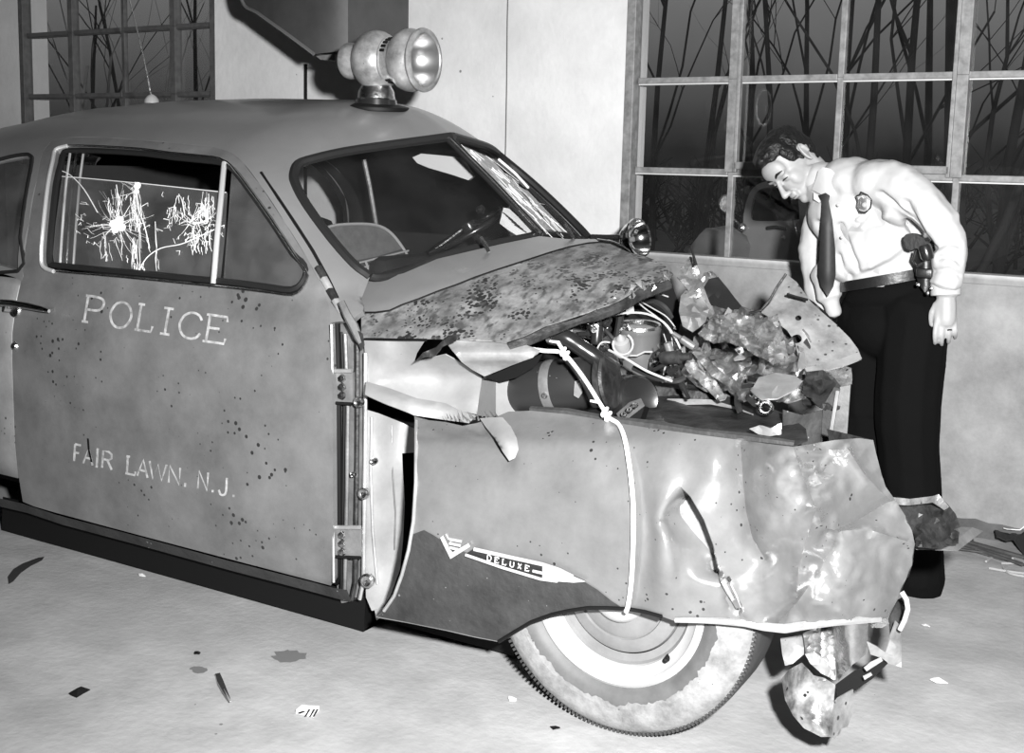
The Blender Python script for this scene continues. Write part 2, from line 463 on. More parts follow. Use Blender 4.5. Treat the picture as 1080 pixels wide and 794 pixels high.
# ------------------------------------------------------------------ outside: dusk, bare trees, a parked car
M['bark'] = material('dark_bark', .02, .9)
M['bark_pale'] = material('pale_bark', .22, .9, var=.3, vscale=9)
M['ground_out'] = material('dark_winter_ground', .05, .95, var=.4, vscale=2)
b = MB(); b.prism([(-60, 5.4, -.35), (25, 5.3, -.35), (25, 70, -.35), (-60, 70, -.35)], (0, 0, -.2)); tag(b.build('ground_outside', M['ground_out'], None, smooth=False), 'dark ground outside the windows', kind='structure')
def tree(base, h, seed, spread=.5, r0=.12, levels=5):
    rnd = random.Random(seed); q = MB()
    def grow(p, d, L, r, lv):
        n = 5; pts = [p]; rs = [r]
        for i in range(n):
            w = .04 if lv == 0 else .14; d = (d + Vector((rnd.gauss(0, w), rnd.gauss(0, w), rnd.gauss(0.03, .06)))).normalized()
            p = p + d * (L / n); pts.append(p); rs.append(r * (1 - .55 * (i + 1) / n))
        q.tube(pts, rs, 5 if lv < 2 else 3, cap=False)
        if lv >= levels or r < .005: return
        k = rnd.randint(2, 4) if lv else 5
        for i in range(k):
            j = rnd.randint(2, n) if lv else rnd.randint(1, n)
            a = rnd.uniform(0, 6.28); s = rnd.uniform(.35, .8)
            nd = (d * .8 + Vector((math.cos(a) * s, math.sin(a) * s, rnd.uniform(0, .5)))).normalized()
            grow(pts[j], nd, L * rnd.uniform(.5, .75), rs[j] * rnd.uniform(.4, .6), lv + 1)
    grow(Vector(base), Vector((rnd.gauss(0, .03), rnd.gauss(0, .03), 1)).normalized(), h * .62, r0 * .5, 0)
    return q
def out_at(px, Y): return onY(px, 170, Y)
TREES = [
    (690, 14, 7.5, .10, 'bare tree seen through the left column of panes of the right-hand window'),
    (731, 12, 7.0, .09, 'bare slim tree just left of the first thick mullion of the right-hand window'),
    (792, 17, 8.5, .13, 'bare tree behind the panes right of the first thick mullion'),
    (815, 11, 6.5, .08, 'bare forked tree outside, above the bending officer'),
    (850, 20, 9.0, .13, 'distant bare tree outside, left of the thin middle muntin'),
    (905, 15, 8.0, .11, 'bare tree outside, just right of the thin middle muntin'),
    (930, 10, 6.5, .09, 'straight dark bare tree in the middle of the upper right sash panes'),
    (955, 13, 8.0, .12, 'leaning bare tree outside, centre of the right sash pane'),
    (985, 16, 8.5, .14, 'crooked bare tree outside, just left of the second thick mullion'),
    (1036, 7.5, 7.5, .16, 'thick black tree trunk outside the rightmost column of panes'),
    (1066, 11, 7.5, .12, 'forked bare tree at the far right edge of the right-hand window'),
    (45, 13, 6.5, .08, 'bare shrubby tree outside the leftmost panes of the left-hand window'),
    (88, 16, 7.5, .10, 'bare tree outside the second column of the left-hand window'),
    (140, 12, 6.5, .08, 'bare bushy tree outside the third column of the left-hand window'),
    (60, 7.5, 4.2, .06, 'pale twiggy sapling close outside the leftmost panes of the left-hand window'),
    (110, 8.5, 4.5, .06, 'pale twiggy sapling close outside the middle of the left-hand window'),
    (165, 8, 4.2, .06, 'pale twiggy sapling close outside, behind the aerial'),
    (205, 14, 7.5, .11, 'bare tree with arching boughs outside the right column of the left-hand window'),
]
for i, (px, Y, h, r0, lab) in enumerate(TREES):
    p = out_at(px, Y); p.z = -.35
    t = tree(p, h, 100 + i * 7, r0=r0).build('bare_tree', M['bark_pale'] if 'sapling' in lab else M['bark'], None, smooth=True, sharp=None)
    tag(t, lab, 'tree', 'bare trees outside the windows')
# scrubby thicket that hides the horizon
q = MB(); rnd = random.Random(8)
for i in range(900):
    x = rnd.uniform(-50, 18); y = rnd.uniform(20, 34); p = Vector((x, y, -.35)); h = rnd.uniform(.8, 1.9)
    tp = p + Vector((rnd.gauss(0, .5), rnd.gauss(0, .3), h)); q.tube([p, p.lerp(tp, .5) + Vector((rnd.gauss(0, .15), 0, 0)), tp], [.05, .03, .008], 3, cap=False)
    for k in range(5):
        s = p.lerp(tp, rnd.uniform(.3, .9)); e = s + Vector((rnd.gauss(0, .5), rnd.gauss(0, .3), rnd.uniform(.2, .9)))
        q.tube([s, e], [.022, .006], 3, cap=False)
tag(q.build('thicket', M['bark'], None, smooth=False), 'dark leafless thicket along the horizon outside', 'thicket', kind='stuff')
# old coupe parked outside, seen through the lower middle panes
def parked_car():
    Yc0 = 7.0
    root = empty('parked_car', onY(815, 300, Yc0 + .5) * 1.0)
    root.location.z = -.35; root.matrix_world = Matrix.Translation(root.location)
    tag(root, 'old rounded car parked outside, behind the lower pane beside the officer', 'car')
    pm = material('dull_car_enamel', .24, .35, spec=.5, var=.1); 
    def P(px, py, dy=0.0): return onY(px, py, Yc0 + dy)
    # cab side with its window opening
    out = [(782, 250), (784, 228), (789, 207), (798, 195), (815, 190), (840, 189), (865, 189), (885, 193), (895, 206), (900, 235), (902, 330), (760, 330), (758, 285), (764, 262)]
    hole = smoothpoly([(792, 228), (795, 208), (803, 199), (820, 197), (836, 198), (841, 206), (843, 228), (838, 232), (800, 233)], 4)
    def fn(x, y): return P(x, y, .0 + max(0, (235 - y)) * .004 + ((x - 840) / 240) ** 2 * .3)
    panel('cab_side', smoothpoly(out, 3), fn, pm, root, holes=[hole], step=9, thick=.02)
    q = MB(); A = [fn(p.x, p.y) for p in smoothpoly(out[2:9], 4, False)]; q.strip(A, [a + Vector((0, .9, -.06)) for a in A]); q.build('roof', pm, root)
    q = MB(); q.box(P(835, 225, .5), (.6, .05, .5)); q.build('seat', M['dark'], root)
    q = MB(); q.tube([P(x, y, .15 - .25 * math.sin((x - 740) / 45 * 3.1)) for x, y in [(738, 300), (742, 268), (752, 256), (766, 254), (780, 262), (788, 290), (790, 320)]], .10, 10); q.build('fender', pm, root)
    q = MB(); c = P(767, 215, -.15); q.lathe([(0, -.01), (.05, -.008), (.058, 0), (.05, .008), (0, .01)], frame(c, (.6, -.8, 0)), 20); q.tube([c - Vector((0, 0, .05)), P(783, 240, .05)], .008, 6); q.build('mirror', M['chrome_worn'], root)
    q = MB(); c = P(783, 240, .0); q.lathe([(0, -.03), (.022, -.02), (.028, 0), (.02, .02), (0, .028)], frame(c, (0, -1, 0)), 14); q.build('lamp', M['chrome_worn'], root)
    q = MB(); c = P(819, 243, -.03); q.tube([c + Vector((-.06, 0, .01)), c + Vector((0, -.03, .02)), c + Vector((.06, 0, .01))], .012, 8); q.build('door_handle', M['dark_paint'], root)
    q = MB(); c = P(826, 251, -.005); q.lathe([(0, .008), (.012, .006), (.016, 0)], frame(c, (0, -1, 0)), 12); q.build('lock', M['chrome_worn'], root)
    q = MB(); c = P(880, 340, .1); q.lathe([(.2, -.08), (.32, -.09), (.34, 0), (.32, .09), (.2, .08), (.2, -.08)], frame(Vector((c.x, c.y, -.01)), (0, 1, 0)), 24); q.build('wheel', M['tire'], root)
    return root
parked_car()

# dark sheet-metal hopper hanging near the ceiling
hop = empty('hanging_hopper', onY(340, 30, 4.0)); tag(hop, 'dark curved sheet-metal hopper hanging high beyond the car roof', 'hopper')
mh = material('dark_hopper_metal', .045, .5, var=.3, vscale=5, coat=.1)
def H(x, y, dy=0.0): return onY(x, y, 3.95 + dy)
front = [(246, -60), (255, 0), (272, 14), (300, 34), (331, 57), (350, 55), (367, 52.5), (367, 0), (367, -60)]
panel('front_sheet', smoothpoly(front[:5], 4, False) + [Vector(p) for p in front[5:]], lambda x, y: H(x, y, .12 * ((x - 320) / 70) ** 2), mh, hop, step=10, thick=.006)
q = MB(); A = [H(x, y, .12 * ((x - 320) / 70) ** 2) for x, y in [(246, -60), (255, 0), (272, 14), (300, 34), (331, 57)]]; q.strip(A, [a + Vector((.02, .5, -.0)) for a in A]); q.build('side_sheet', mh, hop)
q = MB(); A = [H(x, y, .12 * ((x - 320) / 70) ** 2) for x, y in [(331, 57), (350, 55), (367, 52.5)]]; q.strip(A, [a + Vector((0, .42, .02)) for a in A]); q.build('underside', M['black'], hop)
q = MB(); A = [H(367, y, .054) for y in (-60, 0, 52.5)]; q.strip(A, [a + Vector((0, .42, .02)) for a in A]); q.build('end_sheet', mh, hop)
q = MB(); A = [H(x, y, -.004 + .12 * ((x - 320) / 70) ** 2) for x, y in [(246, -60), (255, 0), (272, 14), (300, 34), (331, 57)]]; q.tube(smoothpoly(A, 4, False), .008, 6); q.build('rolled_seam', material('worn_seam', .12, .4), hop)
q = MB(); q.prism([H(333, 59), H(361, 56), H(358, 64), H(338, 63)], (0, .10, 0)); q.build('outlet_lip', M['jamb'], hop)
for dx in (-.45, .35):
    c = H(330, -60) + Vector((dx * .6, .35, 0)); q = MB(); q.tube([c - Vector((0, 0, .1)), Vector((c.x, c.y, 3.9))], .012, 6); q.build('hanger_rod', M['black'], hop)

# ------------------------------------------------------------------ the wrecked police car
YC = 3.56                       # centre line of the car; nose towards +x
car = empty('police_car', (-2.6, YC, 0))
tag(car, 'wrecked grey police sedan with crushed front end and a siren on the roof', 'car')

def lerp_tab(tab, x):
    if x <= tab[0][0]: return tab[0][1]
    for (a, fa), (b, fb) in zip(tab, tab[1:]):
        if x <= b:
            t = (x - a) / (b - a); t = t * t * (3 - 2 * t) * .4 + t * .6
            return fa + (fb - fa) * t
    return tab[-1][1]
def mir(P):
    y = 2 * YC - P.y; return Vector((P.x, y, P.z + LEAN * (y - P.y)))
ROOF = [(-5.3, 1.17), (-4.9, 1.40), (-4.5, 1.525), (-4.1, 1.582), (-3.7, 1.605), (-3.3, 1.61), (-2.9, 1.602), (-2.6, 1.58), (-2.3, 1.53)]
LEAN = .045                     # the car sags towards the viewer
def smin(a, b, k):
    h = max(k - abs(a - b), 0.0) / k
    return min(a, b) - h * h * k * .25
def loc(P): return Vector((P.x, YC - P.y, P.z - LEAN * (P.y - 2.65)))
_A, _C, _D = loc(onY(390, 290, 2.88)), loc(onY(570, 246, YC)), loc(onY(474, 146, YC))
WSN = (_C - _A).cross(_D - _C).normalized()
if WSN.z < 0: WSN = -WSN
WSN.y = abs(WSN.y); WSA = _A
def body_f(X, Y, Z):
    """>0 inside the cabin body"""
    ym = abs(Y - YC); Z = Z - LEAN * (Y - 2.65)
    tp = .035 * max(0, (X + 3.7) / 1.4) ** 2 + .10 * max(0, (-4.3 - X) / .9) ** 2
    if Z <= 1.0:
        hw = .945 - .03 * max(0, (.45 - Z) / .28) ** 2 - .055 * max(0, (Z - .72) / .28) ** 2 - tp
        d = hw - ym
    else:
        zr = lerp_tab(ROOF, X); w = .893 - tp; u = (Z - 1.0) / max(.05, zr - 1.0)
        d = (1 - (ym / w) ** 2.15 - u ** 2.15) * .32
    # windshield slope, a shallow vee in plan
    q = -(WSN.x * (X - WSA.x) + WSN.y * (ym - WSA.y) + WSN.z * (Z - WSA.z)) + .012
    if Z > 1.0: d = smin(d, q, .10)
    return min(d, -1.9 - X, X + 5.35)
def cast(px, py, f=body_f, t0=2.2, t1=7.0):
    d = ray(px, py); st = .03; t = t0; pt = t0; best = (1e9, t0)
    while t < t1:
        P = EYE + d * t; v = f(P.x, P.y, P.z)
        if v > 0:
            a, b = pt, t
            for _ in range(22):
                m = (a + b) / 2; Q = EYE + d * m
                if f(Q.x, Q.y, Q.z) > 0: b = m
                else: a = m
            return EYE + d * b
        if -v < best[0]: best = (-v, t)
        pt = t; t += st
    return EYE + d * best[1]
ORG = Vector((-3.35, YC, .88))
def to_disc(P):
    v = (P - ORG); az = math.atan2(v.y, v.x); el = math.atan2(v.z, math.hypot(v.x, v.y)); r = math.pi / 2 - el
    return Vector((r * math.cos(az), r * math.sin(az)))
def from_disc(x, y):
    r = math.hypot(x, y); az = math.atan2(y, x); el = math.pi / 2 - r
    d = Vector((math.cos(el) * math.cos(az), math.cos(el) * math.sin(az), math.sin(el)))
    a, b = 0.0, 3.2
    t = .1
    while t < 3.2:
        P = ORG + d * t
        if body_f(P.x, P.y, P.z) < 0: b = t; break
        a = t; t += .06
    for _ in range(22):
        m = (a + b) / 2; P = ORG + d * m
        if body_f(P.x, P.y, P.z) > 0: a = m
        else: b = m
    return ORG + d * a

WINDOW = [(70, 154), (60, 158), (57, 170), (52, 195), (47, 240), (45, 268), (46, 279), (52, 285), (101, 289.5), (150, 294), (199, 299), (250, 304), (290, 309), (309, 311), (320, 304), (325, 291), (320, 281), (311, 268), (288, 233), (263, 198), (245, 175), (236, 169), (225, 165.5), (180, 161), (150, 157), (100, 154)]
DOOR_TOP = [(23, 297), (24, 285), (31, 235), (39, 190), (45, 160), (54, 149), (70, 145), (110, 145), (150, 148), (190, 151.5), (225, 155), (244, 161), (256, 171), (275, 196), (300, 234), (325, 274), (341, 304), (347, 322), (349, 340)]
X_SEAM = cast(22, 299).x
def body_at(X, Z, far=False):
    lo, hi = 0.0, 1.4
    for _ in range(30):
        m = (lo + hi) / 2
        if body_f(X, YC - m, Z) > 0: lo = m
        else: hi = m
    return Vector((X, YC - lo, Z))
seam_dn = [proj(body_at(X_SEAM, z)) for z in (.98, .9, .8, .7, .6, .5, .4, .32, .27)]
door_low = [(11 + 0 * 1, 0)]
DOOR = [tuple(p) for p in DOOR_TOP] + [(350.5, 400), (351, 480), (351.5, 560), (352, 612), (349, 617.5), (330, 612.5), (240, 589), (140, 562.5), (60, 541), (36, 534), (24, 529)] + [p for p in reversed(seam_dn)]
door = panel('door', DOOR, lambda x, y: cast(x, y), [M['paint'], M['dark']], car, holes=[WINDOW], step=9, estep=5, thick=.02)
door.modifiers['sheet'].material_offset = 1; door.modifiers['sheet'].material_offset_rim = 0
far_door = mirror_copy(door, YC)
blackout = panel('added_blackout_sheet', WINDOW, lambda x, y: mir(cast(x, y)) + Vector((0, -.03, 0)), M['black'], car, step=25, thick=.004)  # invented dark sheet: hides the lit wall beyond the far door window

# door seam shadow gap: a slim dark return behind the door edge
q = MB(); e = [cast(*p) + Vector((0, .03, 0)) for p in DOOR]; q.tube(e + [e[0]], .008, 6); q.build('door_seal', M['black'], car)

# roof and pillars in one pressing
WS_NEAR = [(390, 292), (386, 289), (373, 279), (350, 253), (323, 216), (311, 193), (310, 183), (315, 173), (330, 167.5), (363, 160), (413, 152.5), (450, 147.5), (475, 144)]
near3 = [cast(x, y) for x, y in WS_NEAR]
near3[-1] = from_disc(*to_disc(Vector((near3[-1].x, YC, near3[-1].z))))
rear = [Vector((-5.05, YC - .45, 1.02))]
low = []
for p in ((371, 338), (384, 322)): low.append(cast(*p))
loop_near = near3[::-1] + low[::-1] + [cast(*p) for p in DOOR_TOP[::-1]] 
belt = [body_at(X, .985) for X in (X_SEAM - .03, -3.95, -4.3, -4.6, -4.85)]
half = loop_near + belt

full = half + [mir(P) for P in reversed(half)][:-1]
QW = [(19, 286), (22, 250), (28, 205), (34, 172), (32, 164), (24, 163), (0, 168), (-60, 186), (-120, 215), (-140, 250), (-132, 272), (-60, 281)]
qw3 = [cast(*p) for p in QW]
rearwin = [Vector((-4.75 - .3 * (1.3 - z), YC + y, z)) for y, z in ((-.5, 1.15), (-.42, 1.38), (0, 1.44), (.42, 1.38), (.5, 1.15), (0, 1.12))]
D = [to_disc(P) for P in full]
holes = [[to_disc(P) for P in qw3], [to_disc(mir(P)) for P in qw3], [to_disc(P) for P in rearwin]]
shell = panel('roof_shell', D, from_disc, [M['paint_clean'], M['dark']], car, holes=holes, step=.030, estep=.015, thick=.02)
def fix_out(o, c):
    s = 0
    for p in o.data.polygons: s += p.normal.dot(p.center - c) * p.area
    if s < 0: o.data.flip_normals()
fix_out(shell, ORG)
shell.modifiers['sheet'].material_offset = 1; shell.modifiers['sheet'].material_offset_rim = 0

# rear quarter below the belt, mostly out of frame
vo = []
q = MB(); xs = [X_SEAM - .006, -3.85, -4.05, -4.3, -4.55, -4.8, -5.0, -5.2]; zs = [.28, .34, .42, .5, .6, .7, .8, .9, .96, .985]
def rear_y(X, Z):
    return body_at(X, Z)
def arch(X, Z): return (X + 4.55) ** 2 + (Z - .33) ** 2 < .39 ** 2
pts = [[rear_y(X, Z) for Z in zs] for X in xs]
q.add([p for r in pts for p in r], [(i * len(zs) + j, i * len(zs) + j + 1, (i + 1) * len(zs) + j + 1, (i + 1) * len(zs) + j) for i in range(len(xs) - 1) for j in range(len(zs) - 1) if not arch((xs[i] + xs[i + 1]) / 2, (zs[j] + zs[j + 1]) / 2)])
qp = q.build('quarter_panel', M['paint'], car); qp.modifiers.new('sheet', 'SOLIDIFY').thickness = .012
if sum(p.normal.y for p in qp.data.polygons) > 0: qp.data.flip_normals()
mirror_copy(qp, YC)
# tail and deck lid
q = MB(); rows = []
for X, zt in ((-4.85, 1.03), (-5.05, .99), (-5.25, .93), (-5.4, .82), (-5.46, .66), (-5.45, .45), (-5.4, .30)):
    w = .80 - .15 * max(0, (-5.0 - X) / .46) ** 2
    rows.append([Vector((X + .10 * (1 - (k / 6 - 1) ** 2) * -.6, YC - w + 2 * w * k / 12, zt - .0 - .06 * (k / 6 - 1) ** 4)) for k in range(13)])
q.add([p for r in rows for p in r], [(i * 13 + k, i * 13 + k + 1, (i + 1) * 13 + k + 1, (i + 1) * 13 + k) for i in range(len(rows) - 1) for k in range(12)])
q.build('trunk_lid', M['paint_clean'], car)
for s in (-1, 1):
    q = MB()
    for r0 in (0,):
        A = [rows[j][0 if s < 0 else 12] for j in range(len(rows))]; B = [body_at(max(-5.18, p.x), max(.28, min(.96, p.z))) for p in A]
        if s > 0: B = [mir(p) for p in B]
        q.strip(A, B)
    q.build('tail_corner', M['paint'], car)

# rocker sill under the door, floor pan and underside
q = MB(); A = []; B = []; Cc = []; Dd = []
for x, y in [(-20, 521), (24, 531), (60, 543), (140, 564), (240, 591), (330, 614), (352, 620), (366, 622)]:
    p = cast(x, y, f=lambda X, Y, Z: (.925 - .03 * max(0, (.45 - Z) / .28) ** 2) - abs(Y - YC)); A.append(p)
    B.append(p + Vector((0, .02, -.04))); Cc.append(p + Vector((0, .10, -.05)))
q.strip(A, B); q.strip(B, Cc)
q.build('rocker_panel', M['dark_speckled'], car)
q = MB(); E0 = [Vector((b.x, b.y + .07, b.z + .01)) for b in B] + [onY(x, y, 2.86) for x, y in ((400, 640), (460, 655), (530, 655), (545, 655))]; q.strip(E0, [Vector((e.x, e.y - .01, .012)) for e in E0]); q.strip([Vector((e.x, e.y - .01, .012)) for e in E0], [Vector((e.x, e.y + .3, .012)) for e in E0]); q.build('under_car_shade', M['black'], car)  # black sheet added as painted shade below the sill and rear fender
q = MB(); q.box((-3.7, YC, .155), (3.2, 1.30, .03)); q.build('floor_pan', M['black'], car)
q = MB(); q.box((-2.9, 3.05, .17), (3.6, .09, .10)); q.build('chassis_rail', M['rust'], car)
q = MB(); q.box((-3.0, 3.95, .17), (3.0, .09, .10)); q.build('chassis_rail', M['rust'], car)

# ---- side glass, seals and vent post
def off(p, d): return p + Vector((0, d, 0))
q = MB(); lp = [cast(x, y) for x, y in smoothpoly(WINDOW, 2)]; q.tube([off(p, -.003) for p in lp] + [off(lp[0], -.003)], .0042, 6, cap=False); q.build('window_bead', M['chrome_worn'], door)
q = MB(); q.tube([off(cast(x, y), -.006) for x, y in smoothpoly([(72, 154), (60, 158), (57, 170), (52, 195), (47, 240), (45, 268), (47, 281), (58, 286)], 3, False)], .0075, 8); q.build('window_rear_bead', M['bright_trim'], door)
ins = []
cxm, cym = 185, 232
W_IN = [(x + (4 if x < 70 else -4 if x > 260 else 0), y + (5 if y < 180 else -5 if y > 280 else 0)) for x, y in WINDOW]
q = MB(); lp = [off(cast(x, y), .012) for x, y in smoothpoly(W_IN, 2)]; q.tube(lp + [lp[0]], .011, 6, cap=False); q.build('window_seal', M['trim_dark'], door)
q = MB(); q.tube([off(cast(x, y), .0) for x, y in [(236.5, 172), (233, 210), (229, 250), (225, 299)]], .009, 8); q.build('vent_post', M['bright_trim'], door)
# channel strips at the rear edge of the window
for k, xo in enumerate((7, 11, 15)):
    q = MB(); q.tube([off(cast(x + xo, y), .02 + .012 * k) for x, y in [(62, 162), (58, 190), (54, 235), (51, 280)]], .0045, 6); q.build('window_channel', M['bright_trim'] if k != 1 else M['chrome_worn'], door)
GL = [(60, 186), (80, 187.5), (150, 194), (234, 203), (231, 250), (226, 297), (199, 297), (101, 288), (52, 283), (50, 268), (53, 235)]
pane = panel('side_glass', GL, lambda x, y: off(cast(x, y), .022), M['car_glass'], door, step=20, thick=.004)
q = MB(); q.tube([off(cast(x, y), .022) for x, y in [(60, 186), (80, 187.5), (150, 194), (233, 203)]], .0018, 5); q.build('glass_edge', M['putty'], door)
vent = panel('vent_glass', [(240, 180), (262, 203), (287, 239), (309, 273), (319, 291), (314, 301), (300, 304), (231, 297)], lambda x, y: off(cast(x, y), .018), M['car_glass'], door, step=20, thick=.004)
# crazing in the smashed side glass: hair cracks and two bullet-like bursts
rnd = random.Random(21)
def cracks(name, cx, cy, n, r0, r1, seed, bias=(0, 0), poly=GL, par=None, dens=1.0):
    rnd = random.Random(seed); q = MB()
    for i in range(n):
        a = rnd.uniform(0, 2 * math.pi); L = rnd.uniform(r0, r1) * (1 + .7 * abs(math.sin(a)) * (bias[1]))
        x, y = cx + rnd.gauss(0, 2), cy + rnd.gauss(0, 2); pts = []
        k = 6
        for j in range(k + 1):
            if not inpoly((x, y), poly): break
            pts.append(off(cast(x, y), .019))
            a += rnd.gauss(0, .16); x += math.cos(a) * L / k; y += math.sin(a) * L / k
        if len(pts) > 1: q.tube(pts, [rnd.uniform(.0004, .0014) * (1 - .7 * j / len(pts)) for j in range(len(pts))], 3, cap=False)
    o = q.build(name, M['frost'], par or door, smooth=False); o['kind'] = 'stuff'; return o
cracks('crack_burst', 119, 237, 48, 6, 34, 1, (0, .5)); cracks('crack_burst', 200, 236, 30, 6, 26, 2, (0, .5)); cracks('crack_burst', 140, 200, 12, 8, 30, 3, (0, 1.2))
# long vertical streaks, and a net of short cracks
rnd = random.Random(17)
def line_cracks(segs, rmax):
    q = MB()
    for pts in segs:
        pts = [p for p in pts if inpoly(p, GL)]
        if len(pts) > 1: q.tube([off(cast(x, y), .019) for x, y in pts], [rnd.uniform(.0004, rmax) for _ in pts], 3, cap=False)
    o = q.build('crack_streaks', M['frost'], door, smooth=False); o['kind'] = 'stuff'
segs = []
for cx_, y0, y1, n, sd in ((138, 192, 245, 26, 3.2), (119, 194, 232, 14, 4), (136, 250, 290, 16, 4), (213, 202, 236, 22, 3.5), (183, 198, 240, 16, 5), (205, 236, 270, 18, 9), (150, 200, 290, 10, 8), (110, 245, 280, 10, 8)):
    for i in range(n):
        x = rnd.gauss(cx_, sd); a = rnd.uniform(y0, y1 - 8); L = rnd.uniform(8, y1 - a); pts = []
        dx = rnd.gauss(.04, .14)
        for j in range(5): pts.append((x + dx * L * j / 4 + rnd.gauss(0, .5), a + L * j / 4))
        segs.append(pts)
for i in range(110):
    cx_, cy_, sx, sy = rnd.choice([(200, 240, 16, 10), (200, 240, 16, 10), (122, 238, 20, 14), (170, 225, 22, 16), (95, 240, 12, 16)])
    x, y = rnd.gauss(cx_, sx), rnd.gauss(cy_, sy); a = rnd.uniform(0, 6.28); L = rnd.uniform(2, 8)
    segs.append([(x, y), (x + math.cos(a) * L, y + math.sin(a) * L), (x + math.cos(a) * L + rnd.gauss(0, 2), y + math.sin(a) * L + rnd.uniform(0, 4))])
line_cracks(segs, .0015)
q = MB()
for (x, y, r) in [(119, 237, 7), (121, 233, 5), (117, 241, 5), (114, 236, 4), (124, 240, 4), (140, 196, 4), (139, 202, 3)]:
    c = off(cast(x, y), .0195); q.lathe([(0, -.002), (r / 300, 0), (0, .001)], frame(c, (.3, -1, .3)), 9)
o = q.build('crushed_glass', M['frost'], door, smooth=False); o['kind'] = 'stuff'
q = MB()
for pts in ([(141, 287), (150, 272), (165, 262), (185, 258), (200, 252), (226, 240)], [(60, 180), (70, 185), (84, 200), (98, 224)], [(138, 192), (141, 218), (148, 240), (153, 262)], [(118, 195), (120, 215), (118, 235)]):
    q.tube(smoothpoly([off(cast(x, y), .019) for x, y in pts], 4, False), .0018, 5)
q.build('long_crack', M['frost'], door)
# quarter glass (far and near) and their dark openings
panel('quarter_glass', QW, lambda x, y: off(cast(x, y), .015), M['car_glass'], car, step=30, thick=.004)
q = MB(); lp = [cast(x, y) for x, y in smoothpoly(QW, 3)]; q.tube(lp + [lp[0]], .007, 6); q.build('quarter_seal', M['trim_dark'], car)

# handle and lock
q = MB(); q.tube([off(cast(x, y), -.035) for x, y in [(9, 318), (22, 319), (40, 322), (54, 325), (61, 327)]], [.012, .013, .012, .010, .006], 10)
q.tube([off(cast(12, 324), -.03), off(cast(14, 327), .01)], .012, 8); q.tube([off(cast(55, 325), -.035), off(cast(56, 326), .005)], .007, 8)
hd = q.build('door_handle', M['chrome'], door); hd['label'] = 'chrome pull handle'
q = MB(); c = cast(17, 328); q.lathe([(0, .012), (.02, .010), (.026, 0)], frame(c, (.1, -1, .1)), 16); q.build('handle_boss', M['chrome_worn'], door)
q = MB(); c = cast(16, 365); q.lathe([(0, .008), (.009, .010), (.014, .006), (.017, 0)], frame(c, (.1, -1, .1)), 16); q.build('lock', M['chrome_worn'], door)

# ---- lettering on the door: strokes laid on the panel
GLY = {
 'P': [[(0, 0), (0, 1)], [(-.12, 0), (.2, 0)], [(-.12, 1), (.5, 1), (.78, .9), (.82, .72), (.7, .55), (.45, .48), (0, .48)]],
 'O': [[(.5, 1), (.18, .88), (0, .5), (.18, .12), (.5, 0), (.82, .12), (1, .5), (.82, .88), (.5, 1)]],
 'L': [[(.1, 0), (.1, 1)], [(-.05, 1), (.3, 1)], [(-.05, 0), (.85, 0), (.9, .22)]],
 'I': [[(.25, 0), (.25, 1)], [(0, 0), (.5, 0)], [(0, 1), (.5, 1)]],
 'C': [[(.95, .75), (.8, .93), (.5, 1), (.18, .86), (.02, .5), (.18, .14), (.5, 0), (.82, .07), (.97, .25)]],
 'E': [[(.1, 0), (.1, 1)], [(-.05, 1), (.85, 1), (.88, .82)], [(.1, .52), (.6, .52)], [(-.05, 0), (.88, 0), (.92, .2)]],
 'F': [[(.1, 0), (.1, 1)], [(.1, 1), (.8, 1)], [(.1, .52), (.62, .52)]],
 'A': [[(0, 0), (.45, 1), (.9, 0)], [(.18, .36), (.72, .36)]],
 'R': [[(.08, 0), (.08, 1), (.55, 1), (.78, .88), (.78, .66), (.55, .52), (.08, .52)], [(.45, .52), (.85, 0)]],
 'W': [[(0, 1), (.25, 0), (.5, .9), (.75, 0), (1, 1)]],
 'N': [[(.08, 0), (.08, 1), (.82, 0), (.82, 1)]],
 'J': [[(.6, 1), (.6, .25), (.45, .03), (.2, .03), (.05, .25)]],
 '.': [[(.1, 0), (.1, .14)]],
 ',': [[(.12, .12), (.08, -.12)]],
 'l': [[(.15, 0), (.15, 1)]],
}
def lettering(name, items, h0, slope, ang, wpx, lift, fn, mat, parent):
    """items: (char, x of left edge, y of baseline there, width, height) in picture pixels"""
    for ch, x, y, w, h in items:
        q = MB()
        for st in GLY[ch]:
            if len(st) > 4 and ch in 'OCPJDU': st = [tuple(p) for p in smoothpoly(st, 4, False)]
            P = [(x + u * w + v * h * ang, y + u * w * slope - v * h) for u, v in st]
            A = []; B = []
            for i, p in enumerate(P):
                a = P[max(0, i - 1)]; b = P[min(len(P) - 1, i + 1)]; t = Vector((b[0] - a[0], b[1] - a[1])).normalized(); n = Vector((-t.y, t.x)) * wpx / 2
                A.append(off(fn(p[0] + n.x, p[1] + n.y), -lift)); B.append(off(fn(p[0] - n.x, p[1] - n.y), -lift))
            q.strip(A, B)
        q.build(name, mat, parent, smooth=False)
lettering('letter', [('P', 89, 339, 21, 27), ('O', 114.5, 344, 22, 27), ('L', 143, 347.5, 19, 27), ('I', 169, 351.5, 20, 27), ('C', 187, 355, 24, 27), ('E', 215, 359.5, 24, 28)], 27, .143, .17, 2.6, .0012, cast, M['letter'], door)
lettering('letter', [('F', 77.5, 486, 9, 18), ('A', 88, 488.5, 11, 18), ('I', 101, 491.5, 5, 18), ('R', 107, 493, 13, 18), ('L', 133, 499, 11, 18), ('A', 145, 501.5, 12, 18), ('W', 157, 504, 18, 18), ('N', 177, 508.5, 15, 18), (',', 195, 511, 5, 18), ('N', 208, 515, 13, 19), ('.', 224, 519, 5, 18), ('J', 230, 521, 14, 19), ('.', 246, 524, 5, 18)], 18, .215, .06, 2.3, .0012, cast, M['letter'], door)
